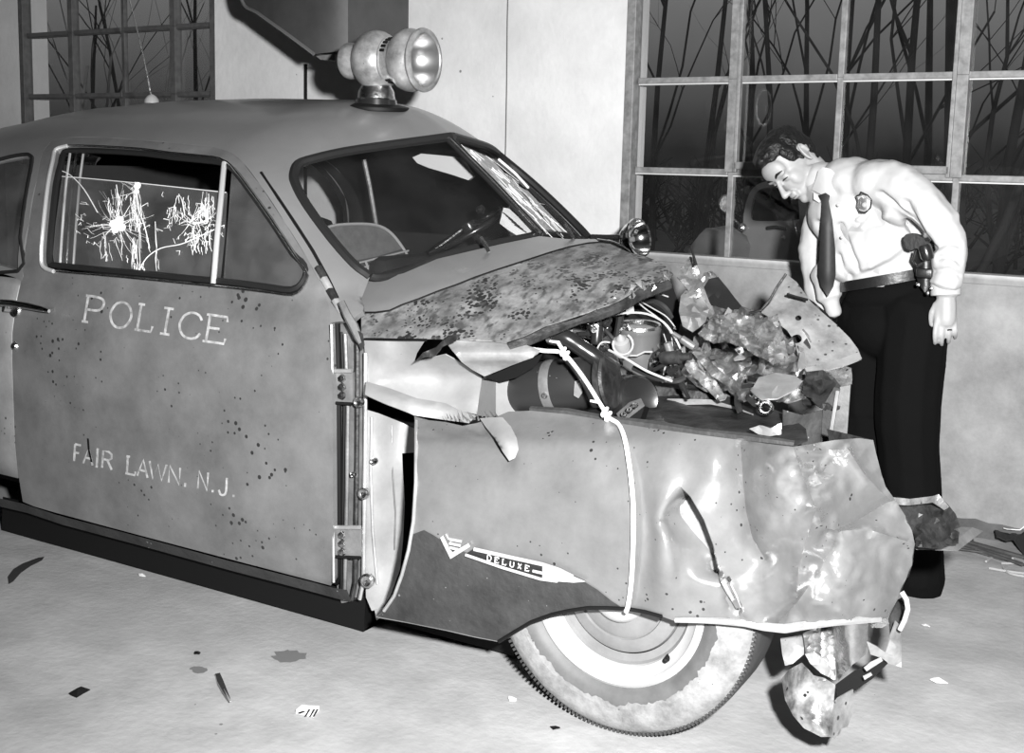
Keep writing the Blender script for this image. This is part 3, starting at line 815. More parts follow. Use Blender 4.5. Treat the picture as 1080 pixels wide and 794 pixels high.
q = MB(); A = [off(cast(x, y), -.0016) for x, y in [(92, 462), (93, 474), (96, 487)]]; q.strip(A, [a + Vector((.010, 0, 0)) for a in A]); q.build('gouge', M['black'], door)

# ---- windshield: two flat panes, divider, seal
def ws_plane(px, py, side=-1, depth=0.0):
    n = Vector((WSN.x, WSN.y * side - LEAN * WSN.z, WSN.z)).normalized(); p0 = Vector((WSA.x, YC + side * WSA.y, WSA.z + LEAN * (YC + side * WSA.y - 2.65))) - n * (.004 + depth)
    return onP(px, py, p0, n)
NEAR = [(312, 190), (311, 183), (317, 174), (331, 169), (363, 161), (413, 154), (450, 149), (469, 147), (520, 197), (567, 245), (545, 251), (499, 262), (461, 271), (426, 286), (401, 292), (388, 290), (373, 279), (350, 253), (323, 216)]
wpane = panel('windshield_pane', NEAR, lambda x, y: ws_plane(x, y), M['ws_glass'], car, step=30, thick=.005)
farpane = mirror_copy(wpane, YC)
seal = [cast(x, y) for x, y in smoothpoly(WS_NEAR, 3, False)]
bot_near = [ws_plane(x, y) for x, y in [(390, 291), (401, 292.5), (426, 287), (461, 272), (499, 262), (530, 255), (569, 247)]]
q = MB(); q.tube(seal, .016, 8); q.tube(smoothpoly(bot_near, 3, False), .013, 8); q.build('windshield_seal', M['trim_dark'], car)
q = MB(); q.tube([mir(p) for p in seal], .016, 8); q.tube([mir(p) for p in smoothpoly(bot_near, 3, False)], .013, 8); q.build('windshield_seal', M['trim_dark'], car)
q = MB(); q.tube([ws_plane(x, y, -1, -.012) for x, y in [(472, 145), (520, 193), (570, 246)]], .014, 8); q.build('windshield_divider', M['trim_dark'], car)
q = MB(); q.tube([ws_plane(x, y, -1, -.026) for x, y in [(473, 145), (521, 193), (571, 246)]], .0045, 6); q.build('divider_bead', M['chrome_worn'], car)


# ------------------------------------------------------------------ front of the car: cowl, hood, jamb, fender
def hood_z(X, Y):
    ym = abs(Y - YC)
    return 1.165 - .03 * (X + 2.0) - .05 * (X + 2.0) ** 2 - .25 * (ym / .86) ** 2.4 + LEAN * (Y - 2.65)
def hood_f(X, Y, Z): return hood_z(X, Y) - Z
def castH(x, y): return cast(x, y, hood_f, 2.2, 6.0)
def sheet(name, outline, Y, mat, parent=None, step=8, thick=.003, sharp=None, holes=(), lines=(), estep=None, jitter=0, seed=0, flat=False):
    f = Y if callable(Y) else (lambda x, y: Y)
    return panel(name, outline, lambda x, y: onY(x, y, f(x, y)), mat, parent or car, holes=holes, step=step, estep=estep, thick=thick, sharp=sharp, lines=lines, jitter=jitter, seed=seed, flat=flat)
def sdist(px, py, poly):
    """signed distance from a picture point to a polyline and the place along it (0..1)"""
    best = 1e9; sg = 1; par = 0; n = len(poly) - 1
    for i in range(n):
        ax, ay = poly[i]; bx, by = poly[i + 1]; dx, dy = bx - ax, by - ay; L = dx * dx + dy * dy
        t = max(0, min(1, ((px - ax) * dx + (py - ay) * dy) / L)); qx, qy = ax + dx * t, ay + dy * t
        d = math.hypot(px - qx, py - qy)
        if d < best: best = d; sg = 1 if dx * (py - ay) - dy * (px - ax) > 0 else -1; par = (i + t) / n
    return best * sg, par
def bump(x, y, cx, cy, rx, ry): return math.exp(-((x - cx) / rx) ** 2 - ((y - cy) / ry) ** 2)
def nz(x, y, s, seed=0): return noise.noise(Vector((x / s, y / s, seed * 7.3)))
def sst(a, b, x):
    t = max(0, min(1, (x - a) / (b - a))); return t * t * (3 - 2 * t)

SEAM = [(381, 330), (396, 330), (411, 328), (424, 322), (441, 316), (461, 308), (481, 301), (501, 293), (521, 286), (541, 279.5), (561, 273), (581, 266.5), (600, 261), (620, 257)]
WBOT = [(386, 290), (401, 294), (426, 288), (461, 273), (499, 264), (530, 257), (569, 249), (598, 252), (628, 252)]
COWL = WBOT + [(636, 258), (620, 262)] + [(x, y + 5) for x, y in SEAM[::-1][1:]] + [(372, 333), (373, 310)]
def cowl_fn(x, y):
    P = castH(x, y); s, p = sdist(x, y, SEAM)
    return P + ray(x, y).normalized() * (.012 * sst(-4, 2, s))
cowl = panel('cowl', COWL, cowl_fn, M['paint_clean'], car, step=8, estep=5, thick=.003)
HOOD = SEAM + [(632, 256), (643, 257), (663, 266), (683, 271), (697, 277), (706, 284), (710, 289), (704, 294), (690, 299), (673, 305), (658, 314), (643, 321), (626, 327), (610, 332), (592, 338), (575, 344), (555, 353), (535, 361), (515, 359), (490, 357.5), (450, 356.5), (415, 356), (381, 355.5)]
def hood_fn(x, y):
    P = castH(x, y)
    # soft dents, a rolled edge by the seam and the battered lower corner
    s, p = sdist(x, y, SEAM); k = sst(0, 14, abs(s)) if x < 632 else sst(0, 10, y - 256)
    return P - ray(x, y).normalized() * k * (.010 * nz(x, y, 38, 1) + .006 * nz(x, y, 15, 2) + .016 * bump(x, y, 600, 300, 50, 14) - .02 * bump(x, y, 432, 335, 30, 14))
hood = panel('hood', HOOD, hood_fn, M['hood_mud'], car, step=6, estep=4, thick=.004)
q = MB(); q.tube([castH(x, y) + Vector((0, 0, .001)) for x, y in SEAM + [(632, 256), (643, 257)]], .0035, 6); q.build('hood_seam', M['black'], car)
# torn lower edge of the hood: dark rolled lip
lip = HOOD[HOOD.index((704, 294)):HOOD.index((535, 361)) + 1]
rnd = random.Random(5)
q = MB(); q.tube([castH(x, y + 2) + Vector((0, .01, -.012)) for x, y in lip], [rnd.uniform(.010, .018) for _ in lip], 7); q.build('torn_lip', M['rust'], hood)
q = MB()
for i in range(26):
    x = 655 + i * 2.1 + rnd.uniform(-2, 2); y = 314 - (x - 655) * .42 + rnd.uniform(-3, 3)
    p = castH(x, y); v = [p + Vector((rnd.uniform(-.02, .02), rnd.uniform(-.02, .0), rnd.uniform(-.02, .02))) for _ in range(3)]
    q.add(v, [(0, 1, 2)])
o = q.build('torn_fringe', M['crumple'], hood, smooth=False); o['kind'] = 'stuff'
# gap line between hood side and the apron below it
q = MB(); q.tube([onY(x, y, 2.70) for x, y in [(381, 357.5), (410, 358), (450, 358.5)]], .004, 6); q.build('hood_gap', M['black'], car)

# ---- door jamb with hinges, bright inner panel
JY = lambda x, y: 2.685 + .0006 * abs(y - 480) * .3
sheet('door_jamb', [(350, 338), (358, 336), (372, 342), (380, 356), (384, 372), (384, 440), (382, 540), (380, 628), (372, 634), (360, 636), (356, 622), (352, 600), (351, 480)], lambda x, y: JY(x, y) + .02, M['jamb'], step=9)
q = MB(); A = [onY(x, y, 2.664) for x, y in [(349.5, 342), (350.5, 400), (351, 480), (351.5, 560), (352, 614)]]; q.tube(A, .0045, 6); q.build('door_edge_flange', M['bare'], door)
for xo, yo, rr, mt, dy in ((363, 350, .004, 'black', 0), (367, 352, .006, 'jamb', -.004), (377, 362, .007, 'rust', -.004), (385.5, 372, .006, 'bare', -.006)):
    q = MB(); q.tube([onY(xo + dx, y, 2.70 + dy) for dx, y in ((-3 if xo < 368 else 0, yo), (0, 430), (-1, 520), (-2 if xo > 370 else -3, 612), (-6 if xo > 370 else -4, 632))], rr, 6); q.build('jamb_strip', M[mt], car)
for (x0, x1, y0, y1) in ((352, 372, 392, 424), (352, 381, 557, 586)):
    q = MB(); c = [onY(x0, y0, 2.675), onY(x1, y0 + 1, 2.69), onY(x1, y1 + 1, 2.69), onY(x0, y1, 2.675)]; q.prism(c, (0, .02, 0))
    h = q.build('hinge', M['jamb'], car, smooth=False)
    q = MB(); q.tube([onY(x0 + 1, y0 - 1, 2.67), onY(x1 - 1, y0 - 1, 2.68)], .006, 8); q.build('hinge_lip', M['bare'], h)
    q = MB(); q.tube([onY(x0 + 1, y1 + 1, 2.67), onY(x1 - 1, y1 + 2, 2.68)], .005, 8); q.build('hinge_lip', M['black'], h)
    for k in range(3):
        c = onY(x0 + 9, y0 + 7 + k * 9, 2.672); q = MB(); q.lathe([(0, .010), (.010, .009), (.013, 0)], frame(c, (.2, -1, .1)), 6); q.build('bolt', M['chrome_worn'], h)
sheet('hinge_hook', [(376, 348), (382, 352), (384, 364), (381, 370), (377, 362)], 2.66, M['rust'], step=5)
q = MB(); q.tube([onY(x, y, 2.665) for x, y in [(360, 318), (366, 332), (373, 344), (378, 356), (381, 362)]], [.010, .012, .014, .012, .008], 8); q.build('cowl_seal', M['jamb'], car)
q = MB()
for i, (x, y) in enumerate([(335, 287), (341, 299), (347, 311), (353, 322)]):
    q = MB(); q.box(cast(x, y) + Vector((.014, .0, 0)), (.014, .02, .045), Matrix.Rotation(math.radians(-38), 3, 'Y'), bev=.002); q.build('weatherstrip_clip', M['bare'] if i % 2 else M['rust'], car)
q = MB(); q.tube([cast(x, y) + Vector((.008, .006, 0)) for x, y in [(272, 182), (290, 209), (308, 236), (326, 264), (342, 293), (354, 318), (362, 336)]], .0055, 6); q.build('pillar_seam', M['black'], car)

def innerY(x, y): return 2.70 + .10 * sst(385, 437, x) + .03 * nz(x, y, 60, 4)
INNER = [(386, 432), (400, 436), (425, 446), (437, 452), (438, 477), (424, 478), (425, 500), (427, 530), (425, 570), (422, 600), (412, 628), (402, 643), (392, 644), (386, 630), (384, 560), (385, 480)]
sheet('inner_fender_panel', INNER, innerY, M['inner'], step=8, estep=6)
sheet('inner_fender_tip', [(395, 643), (408, 640), (404, 650), (397, 654)], 2.69, M['inner'], step=6)
q = MB(); q.tube([onY(x, y, innerY(x, y) - .003) for x, y in [(392, 440), (391, 500), (393, 560), (398, 616)]], .004, 6); q.build('inner_panel_bead', M['bare'], car)
q = MB(); q.tube([onY(x, y, innerY(x, y) - .002) for x, y in [(413, 448), (414, 500), (417, 540), (416, 580)]], .0025, 6); q.build('inner_panel_bead', M['jamb'], car)
for (x, y, r) in [(384, 520, .018), (388, 612, .022), (379, 424, .016), (373, 500, .008), (395, 486, .01)]:
    q = MB(); c = onY(x, y, 2.68); q.lathe([(.004, .012), (r * .7, .014), (r, .008), (r, -.004)], frame(c, (.25, -1, .1)), 14); q.build('fender_bolt', M['chrome_worn'], car)
# dark wheel house behind the fender
q = MB(); A = [onY(x, y, 2.95) for x, y in [(384, 400), (470, 420), (560, 430), (700, 450), (850, 470), (930, 500)]]
q.strip(A, [Vector((p.x, p.y, .30 if i > 1 else .12)) for i, p in enumerate(A)]); q.build('wheel_house', M['black'], car)

# ---- pale cowl side, ledge, strut and torn lip above the fender
def csY(x, y): return 2.70 + .14 * sst(383, 470, x) * sst(356, 400, y) - .05 * sst(400, 432, y) * (1 - sst(490, 540, x)) + .012 * nz(x, y, 26, 6)
sheet('cowl_side_panel', [(384, 359), (415, 360), (447, 361), (440, 372), (437, 381), (452, 378), (470, 374), (487, 383), (508, 397), (503, 437), (488, 434), (470, 425), (440, 420), (410, 409), (386, 402)], csY, M['inner'], step=6, estep=5)
sheet('cowl_side_ledge', [(386, 402), (410, 409), (440, 420), (470, 425), (488, 434), (503, 438), (494, 446), (470, 443), (437, 438), (410, 427), (385, 416)], lambda x, y: csY(x, y) - .06 * sst(-12, 10, y - (402 + (x - 386) * .30)), M['inner'], step=6, estep=5)
sheet('cowl_strut', [(509, 396), (524, 394), (536, 391), (552, 414), (561, 432), (545, 437), (520, 440), (503, 438), (506, 415)], lambda x, y: 2.86 + .06 * abs(x - 523) / 20, M['inner'], step=6, lines=[[(523, 395), (523, 438)]])
sheet('torn_fender_lip', [(468, 358), (490, 357), (520, 359), (553, 363), (570, 369), (562, 377), (538, 386), (511, 397), (498, 390), (487, 382)], lambda x, y: 2.74 - .05 * sst(0, 16, y - 358) + .05 * sst(14, 34, y - 358) + .0006 * (x - 468), M['bare'], step=6, estep=5)
sheet('torn_fender_lip', [(511, 398), (538, 387), (562, 378), (572, 373), (565, 386), (545, 398), (528, 403)], 2.82, M['black'], step=8)
# black gash between hood and cowl side
sheet('torn_gash', [(437, 382), (446, 372), (460, 366), (472, 354), (486, 352), (480, 360), (466, 366), (458, 376), (448, 377)], lambda x, y: 2.66 + .02 * nz(x, y, 9, 3), M['rust'], step=5, jitter=.2)

# ---- near front fender, crushed towards the nose
FOLD_A = [(716, 512), (728, 524), (742, 548), (752, 575), (757, 598), (760, 612)]
VALLEY = [(781, 468), (784, 510), (787, 540), (794, 568), (806, 588)]
RIDGE1 = [(836, 470), (846, 500), (860, 534), (868, 556), (884, 560)]
RIDGE2 = [(862, 534), (850, 570), (842, 600), (840, 628)]
RIDGE3 = [(872, 562), (905, 548), (935, 530), (955, 525)]
RIDGE4 = [(816, 662), (840, 636), (862, 606), (876, 580), (884, 560)]
RIDGE5 = [(892, 470), (910, 498), (930, 520), (945, 530)]
RIDGE6 = [(884, 560), (915, 558), (960, 572)]
TEAR = [(757, 598), (768, 612), (780, 640)]
def fenderY(x, y):
    d = 2.52 + .15 * ((y - 530) / 110) ** 2 * (1 if y < 530 else .17)
    d += .05 * sst(470, 437, y) * sst(740, 660, x)
    d -= .035 * sst(600, 437, x)
    # crushed nose turns in and buckles
    d += .30 * sst(820, 985, x) - .10 * bump(x, y, 900, 620, 60, 60)
    s, p = sdist(x, y, FOLD_A); w = math.sin(math.pi * min(1, max(0, .08 + p * .86)))
    if s > 0: d += (.075 * max(0, 1 - s / 46) - .0011 * (y - 580) * sst(44, 24, s) * sst(640, 610, y)) * min(1, w * 1.6) * sst(.0, .3, p)
    else: d -= .035 * math.exp(s / 22) * w * sst(.0, .3, p)
    d -= .045 * bump(x, y, 700, 575, 18, 70)
    s, p = sdist(x, y, VALLEY); d += .085 * math.exp(-abs(s) / 18)
    d -= .06 * bump(x, y, 822, 500, 24, 40) + .03 * bump(x, y, 755, 480, 20, 26)
    for R, a, wd in ((RIDGE1, -.085, 20), (RIDGE2, -.07, 16), (RIDGE3, .07, 14), (RIDGE4, .06, 16), (RIDGE5, -.06, 11), (RIDGE6, -.06, 16)):
        s, p = sdist(x, y, R); d += a * math.exp(-abs(s) / wd)
    s, p = sdist(x, y, TEAR); d += (.03 if s > 0 else -.02) * math.exp(-abs(s) / 8)
    k = sst(745, 860, x)
    d += k * (.016 * nz(x, y, 40, 11) + .004 * nz(x, y, 15, 12) + .034 * abs(nz(x, y, 34, 14)) + .016 * abs(nz(x, y, 14, 16)))
    d += .05 * bump(x, y, 860, 495, 26, 26) * nz(x, y, 9, 15)
    d += .008 * nz(x, y, 70, 13)
    # hook-shaped dent at the torn rear top
    s, p = sdist(x, y, [(440, 440), (480, 446), (512, 456), (538, 485)])
    d += .05 * math.exp(-abs(s) / 11) * sst(560, 500, x) * (.4 + .6 * p)
    return d
FENDER = [(437, 439), (452, 443), (470, 445), (488, 449), (503, 446), (520, 441), (536, 434), (560, 433), (600, 437), (630, 442), (660, 447.5), (690, 452), (720, 456), (750, 460), (782, 464), (810, 468), (836, 471), (858, 468), (880, 464), (906, 462), (921, 464), (924, 478), (929, 497), (934, 513), (944, 527), (955, 544), (962, 560), (965, 574), (962, 596), (955, 612), (947, 630), (938, 650), (930, 655), (905, 655), (880, 657), (850, 660), (828, 664), (806, 662), (785, 658), (760, 656), (735, 655), (712, 655), (698, 650), (680, 645), (662, 642), (640, 641), (620, 641), (600, 644), (582, 648), (560, 656), (543, 666), (526, 677), (500, 672), (470, 665), (430, 657), (396, 651), (405, 644), (416, 628), (424, 606), (431, 580), (436, 550), (438.5, 510), (439, 470)]
fender = panel('front_fender', FENDER, lambda x, y: onY(x, y, fenderY(x, y)), M['fender'], car, step=4.5, estep=3.5, thick=.006, lines=[[(p[0] - .7, p[1]) for p in FOLD_A], [(p[0] + .7, p[1]) for p in FOLD_A], VALLEY, RIDGE1, RIDGE2, RIDGE3, RIDGE4, RIDGE5, RIDGE6])
# lower rear corner under the spear: darker speckled layer
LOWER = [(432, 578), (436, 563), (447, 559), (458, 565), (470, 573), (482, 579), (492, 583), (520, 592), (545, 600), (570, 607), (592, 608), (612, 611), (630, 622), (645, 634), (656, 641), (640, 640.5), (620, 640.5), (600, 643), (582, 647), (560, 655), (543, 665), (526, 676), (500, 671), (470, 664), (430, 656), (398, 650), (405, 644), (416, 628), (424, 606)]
fe_low = panel('fender_dark_layer', LOWER, lambda x, y: onY(x, y, fenderY(x, y) - .0035), M['dark_speckled'], fender, step=4.5, estep=3.5, thick=.001)
# rolled bright hem along the lower edge and the rear edge
def fl(pts, dy=-.004): return [onY(x, y, fenderY(x, y) + dy) for x, y in pts]
q = MB(); q.tube(fl([(712, 654), (735, 654), (760, 655), (785, 657), (806, 661), (828, 663), (850, 659.5), (880, 656), (905, 654), (928, 653)]), [.006, .007, .008, .009, .010, .011, .010, .009, .009, .007], 8); q.build('wheel_arch_hem', M['bare'], fender)
q = MB(); q.tube(fl([(439, 444), (439, 470), (438.5, 510), (436, 550), (431, 580), (424, 606), (416, 628), (405, 644)]), .005, 8); q.build('fender_rear_flange', M['bare'], fender)
q = MB(); q.tube(fl([(526, 676.5), (543, 666), (560, 656), (582, 648), (600, 644), (620, 641), (640, 641), (662, 642), (680, 645), (698, 650)]), .005, 8); q.build('wheel_arch_lip', M['black'], fender)
# side wall that turns in along the nose
q = MB(); A = fl([(921, 464), (924, 478), (929, 497), (934, 513), (944, 527), (955, 544), (962, 560), (965, 574), (962, 596), (955, 612), (947, 630), (938, 650)], .0); B = [a + Vector((-.14, .10, -.01)) for a in A]
q.strip(A, B); q.build('fender_nose_return', M['rust'], fender)
# curled tongue of torn metal at the fender top
sheet('torn_tongue', [(506, 441), (518, 440), (530, 440), (539, 450), (545, 462), (547, 474), (543, 483), (537, 486), (530, 476), (522, 462), (512, 450)], lambda x, y: fenderY(x, y) - .012 - .03 * math.sin(max(0, min(1, (x - 506) / 42)) * 3.14), M['inner'], fender, step=5)
q = MB(); rnd = random.Random(15)
for i in range(14):
    x = 472 + i * 4; y = 442 + (i % 3) + (i > 8) * -2; p = onY(x, y, fenderY(x, y) - .01)
    q.add([p, p + Vector((.014, -.012, .006)), p + Vector((rnd.uniform(-.01, .01), -.02, .022 + rnd.uniform(0, .012)))], [(0, 1, 2)])
o = q.build('torn_fringe', M['bare'], fender, smooth=False); o['kind'] = 'stuff'
# split flap of bright metal, left of the deep fold
sheet('split_edge', [(757, 597), (762, 606), (770, 616), (776, 628), (781, 641), (776, 642), (768, 627), (759, 612)], lambda x, y: fenderY(x, y) - .014, M['bare'], fender, step=4)

# ---- spear emblem with its word, and the chevron crest
def eY(x, y): return fenderY(x, y)
def strk(pts, r, mt, nm, par, lift=.016):
    q = MB(); q.tube([onY(x, y, eY(x, y) - lift) for x, y in pts], r, 6); return q.build(nm, M[mt], par)
em = sheet('spear_emblem', [(491, 584), (500, 578.5), (540, 587.5), (572, 594.5), (590, 600), (603, 607), (617, 613.5), (610, 614.5), (585, 613), (570, 610), (530, 598)], lambda x, y: eY(x, y) - .011, M['dark_paint'], car, step=6, thick=.005)
strk([(500, 579), (540, 588), (572, 595), (590, 601), (604, 608)], .0052, 'bright_trim', 'emblem_rim', em)
strk([(491, 585), (530, 598.5), (570, 610.5), (588, 613)], .0042, 'bright_trim', 'emblem_rim', em)
sheet('emblem_tip', [(572, 596), (590, 601.5), (603, 607.5), (617, 613.5), (605, 614.5), (585, 613), (572, 610)], lambda x, y: eY(x, y) - .018, M['bright_trim'], em, step=4)
strk([(562, 602), (573, 604.5)], .004, 'bright_trim', 'emblem_bar', em)
GLY['D'] = [[(.1, 0), (.1, 1), (.55, 1), (.85, .75), (.85, .25), (.55, 0), (.1, 0)]]
GLY['U'] = [[(.1, 1), (.1, .2), (.3, 0), (.65, 0), (.85, .2), (.85, 1)]]
GLY['X'] = [[(.1, 0), (.85, 1)], [(.1, 1), (.85, 0)]]
lettering('emblem_letter', [(c, 513.5 + i * 8.0, 590.6 + i * 2.15, 4.6, 5.4) for i, c in enumerate('DELUXE')], 5, .26, .1, 1.0, 0.0, lambda x, y: onY(x, y, eY(x, y) - .022), M['white_paint'], em)
cr = sheet('chevron_crest', [(464, 567), (466, 566), (476, 583), (493, 573.5), (495, 577), (475, 589.5)], lambda x, y: eY(x, y) - .012, M['bright_trim'], car, step=4, thick=.006)
for a, b, y0 in ((474, 487, 567.5), (473.5, 486, 571.8), (474, 483, 576)):
    sheet('crest_bar', [(a, y0), (b, y0 + 2.4), (b - .6, y0 + 5), (a - .4, y0 + 2.6)], lambda x, y: eY(x, y) - .016, M['bright_trim'], cr, step=3)

# ------------------------------------------------------------------ wheel, engine bay, crushed nose
# near front wheel, steered a little towards the viewer
WC = onY(657, 636, 2.645); WRAD = WC.z = .362
WN_ = Vector((math.sin(math.radians(2.5)), -math.cos(math.radians(2.5)), 0.0))
wheel = empty('front_wheel', WC); wheel.parent = car; wheel.matrix_parent_inverse = car.matrix_world.inverted()
FM = frame(WC, WN_)
k = WRAD / 135.0
M['sidewall_pale'] = material('dusty_scuffed_sidewall', .20, .85, var=.45, vscale=18, specks=.07, speck_scale=55, speck_amt=.12, bump=.2, bscale=90)
M['sidewall_grey'] = material('grey_sidewall', .09, .6, var=.25, vscale=14, specks=.35, speck_scale=60, speck_amt=.06)
M['rim_white'] = material('white_enamelled_wheel', .36, .35, var=.12, vscale=12, specks=.1, speck_scale=40, speck_amt=.04)
M['rim_grey'] = material('grey_enamelled_wheel', .17, .4, var=.2, vscale=12, specks=.06, speck_scale=50, speck_amt=.06)
def ring(name, prof, mat, par=wheel, n=72):
    q = MB(); q.lathe(prof, FM, n); return q.build(name, mat, par, sharp=35)
tread = [(WRAD - .012, .035), (WRAD - .004, .020), (WRAD, 0), (WRAD, -.13), (WRAD - .005, -.155), (WRAD - .03, -.175), (.24, -.185)]
ring('tire_tread', [(WRAD - .012, .035)] + tread[1:], M['tire'])
ring('sidewall_outer', [(WRAD - .008, .030), (WRAD - .022, .047), (WRAD - .045, .058), (104 * k, .062)], M['sidewall_pale'])
ring('sidewall_inner', [(104 * k, .062), (96 * k, .060), (90 * k, .052), (86 * k, .040)], M['sidewall_grey'])
# ragged edge between scuffed and clean rubber
q = MB(); rnd = random.Random(31); n = 300; r1 = 104 * k
rr = [r1 - k * max(.3, 3.5 + 5 * noise.noise(Vector((i * .11, 0, 3))) + 3 * noise.noise(Vector((i * .5, 2, 3)))) for i in range(n)]
for i in range(n):
    a0, a1 = 2 * math.pi * i / n, 2 * math.pi * (i + 1) / n
    q.add([FM @ Vector((r * math.cos(a), r * math.sin(a), .0635)) for r, a in ((r1 + .004, a0), (r1 + .004, a1), (rr[(i + 1) % n], a1), (rr[i], a0))], [(0, 1, 2, 3)])
o = q.build('scuff_edge', M['sidewall_pale'], wheel, smooth=False); o['kind'] = 'stuff'
# tread blocks round the shoulder
q = MB(); n = 190
for i in range(n):
    a = 2 * math.pi * i / n
    R = Matrix.Rotation(a, 3, 'Z'); c = R @ Vector((WRAD - .007, 0, .031))
    bx = MB(); bx.box((0, 0, 0), (.010, WRAD * 2 * math.pi / n * .55, .008), R); q.add([FM @ (Vector(v) + c) for v in bx.v], bx.f)
o = q.build('shoulder_block', M['tire'], wheel, smooth=False); o['kind'] = 'stuff'
ring('rim_flange', [(87 * k, .030), (87 * k, .044), (84 * k, .050), (80 * k, .046), (78 * k, .036), (70 * k, .022), (69 * k, .012)], M['rim_white'])
ring('rim_groove', [(69 * k, .012), (67 * k, .004), (60 * k, .000)], M['rim_grey'])
ring('wheel_disc', [(60 * k, -.008), (58 * k, .006), (52 * k, .014), (45 * k, .018), (44 * k, .012)], M['rim_grey'])
ring('wheel_disc_inner', [(44 * k, .012), (40 * k, .018), (30 * k, .024), (26 * k, .026)], M['rim_grey'])
ring('hub_cap', [(27 * k, .022), (26 * k, .036), (22 * k, .048), (14 * k, .058), (6 * k, .063), (0, .064)], M['rim_white'])
a = math.radians(-62); c = FM @ Vector((0, 0, 0))
vp = onY(703, 695, 2.62); q = MB(); q.lathe([(0, .03), (.006, .028), (.009, 0)], frame(vp + Vector((0, .015, 0)), WN_), 10); q.build('valve_stem', M['black'], wheel)
for side, X in ((1, -4.55), (-1, -4.55), (-1, WC.x)):
    Y = 2.80 if side == 1 else 4.28
    if side == -1 and X != -4.55: Y = 4.20; X = -1.75
    q = MB(); q.lathe([(.24, .03), (.30, .05), (.34, .03), (.345, 0), (.345, -.12), (.33, -.15), (.2, -.16), (.05, -.1), (0, -.06)][::1], frame(Vector((X, Y, .345)), (0, -side, 0)), 40)
    q.build('wheel', M['tire'], car)
q = MB(); q.tube([WC + Vector((0, .03, 0)), Vector((WC.x - .1, 4.2, .34))], .03, 8); q.build('front_axle_beam', M['rust'], car)

# ---- engine bay
bay = MB()
sheet('firewall', [(520, 372), (560, 348), (640, 316), (705, 290), (720, 330), (700, 420), (560, 440), (545, 420)], lambda x, y: 3.30 + .0028 * (x - 540), M['black'], step=20)
def apY(x, y): return 2.70 + .010 * (470 - y) + .0003 * (x - 640)
sheet('inner_apron', [(548, 432), (575, 428), (620, 424), (650, 418), (676, 402), (706, 404), (760, 412), (800, 424), (835, 440), (850, 452), (852, 464), (836, 470), (810, 467), (782, 463), (720, 455), (660, 446.5), (600, 436), (560, 434)], lambda x, y: apY(x, y) + .03 * nz(x, y, 26, 31) + .012 * nz(x, y, 9, 32) + .03 * bump(x, y, 760, 430, 40, 10), M['rust'], step=6, jitter=.15)
q = MB(); q.tube([onY(x, y, apY(x, y) - .006) for x, y in [(704, 421), (725, 424), (750, 424), (775, 430), (794, 437)]], [.002, .010, .008, .004, .0015], 6); q.build('bright_crease', M['bare'], car)
q = MB(); q.tube([onY(x, y, apY(x, y) - .004) for x, y in [(700, 410), (715, 412), (738, 418)]], .003, 6); q.build('bright_crease', M['bare'], car)
# ragged rolled edge above the fender top
q = MB(); q.tube([onY(x, y - 1, 2.70 + .01 * math.sin(x * .3)) for x, y in [(560, 433), (600, 436), (640, 443), (690, 450), (740, 457), (790, 463), (838, 469)]], [.010, .012, .010, .014, .010, .012, .008], 7); q.build('apron_edge', M['dark_speckled'], car)

# air cleaner canister
ac = onY(674, 345, 3.35); AX = Vector((.03, -.10, 1)).normalized(); FA = frame(ac, AX)
R_ = 23 * (ac - EYE).dot(fwd) / FOCAL
q = MB(); q.lathe([(0, -.008), (R_ * .35, -.006), (R_ * .8, -.012), (R_ * .92, .004), (R_, .006), (R_ * 1.03, -.004), (R_, -.014), (R_ * .985, -.02), (R_ * .985, -.08), (R_ * .99, -.083), (R_ * .985, -.088), (R_ * .98, -.165), (R_ * .8, -.18), (0, -.18)], FA, 40); can = q.build('air_cleaner', material('grey_canister_enamel', .10, .35, specks=.3, speck_scale=60, speck_amt=.04, coat=.2), car, sharp=50)
q = MB(); q.lathe([(R_ * .80, -.004), (R_ * .9, .008), (R_ * 1.0, .010), (R_ * 1.03, .002)], FA, 40); q.build('canister_rim', M['chrome_worn'], can)
q = MB(); q.lathe([(0, -.004), (R_ * .5, .002), (R_ * .78, -.006)], FA, 32); q.build('canister_lid', M['rim_white'], can)
q = MB(); q.tube([onY(x, y, ac.y - .12) for x, y in [(662, 375), (672, 375), (680, 371), (688, 371)]], .003, 6); q.build('canister_clip', M['wire_pale'], can)
# generator: dark drum lying across the bay
gc = onY(586, 407, 2.98); ga = (onY(618, 402, 3.02) - onY(556, 408, 3.0)).normalized(); FG = frame(gc, ga)
GR = .075
q = MB(); q.lathe([(0, -.14), (.04, -.14), (GR * .9, -.13), (GR, -.115), (GR, .09), (GR * .97, .10), (GR * .97, .12), (GR * .6, .13), (0, .13)], FG, 36); gen = q.build('generator', material('black_generator_enamel', .022, .35, specks=.2, speck_scale=50, speck_amt=.05), car, sharp=40)
q = MB(); q.lathe([(GR * 1.02, -.02), (GR * 1.04, -.01), (GR * 1.04, .0), (GR * 1.02, .01)], FG, 36); q.build('generator_band', M['jamb'], gen)
q = MB(); q.lathe([(.02, .14), (.078, .145), (.083, .15), (.07, .155), (.065, .16), (.083, .167), (.078, .175), (.02, .18), (0, .18)], FG, 36); q.build('pulley', M['rust'], gen)
sheet('generator_bracket', [(606, 402), (612, 400), (614, 414), (610, 420), (605, 417)], 2.90, M['bare'], gen, step=4)
q = MB(); q.lathe([(0, .004), (.008, .004), (.010, -.004)], frame(onY(574, 417, 2.90), (.2, -1, .2)), 8); q.build('terminal', M['chrome_worn'], gen)
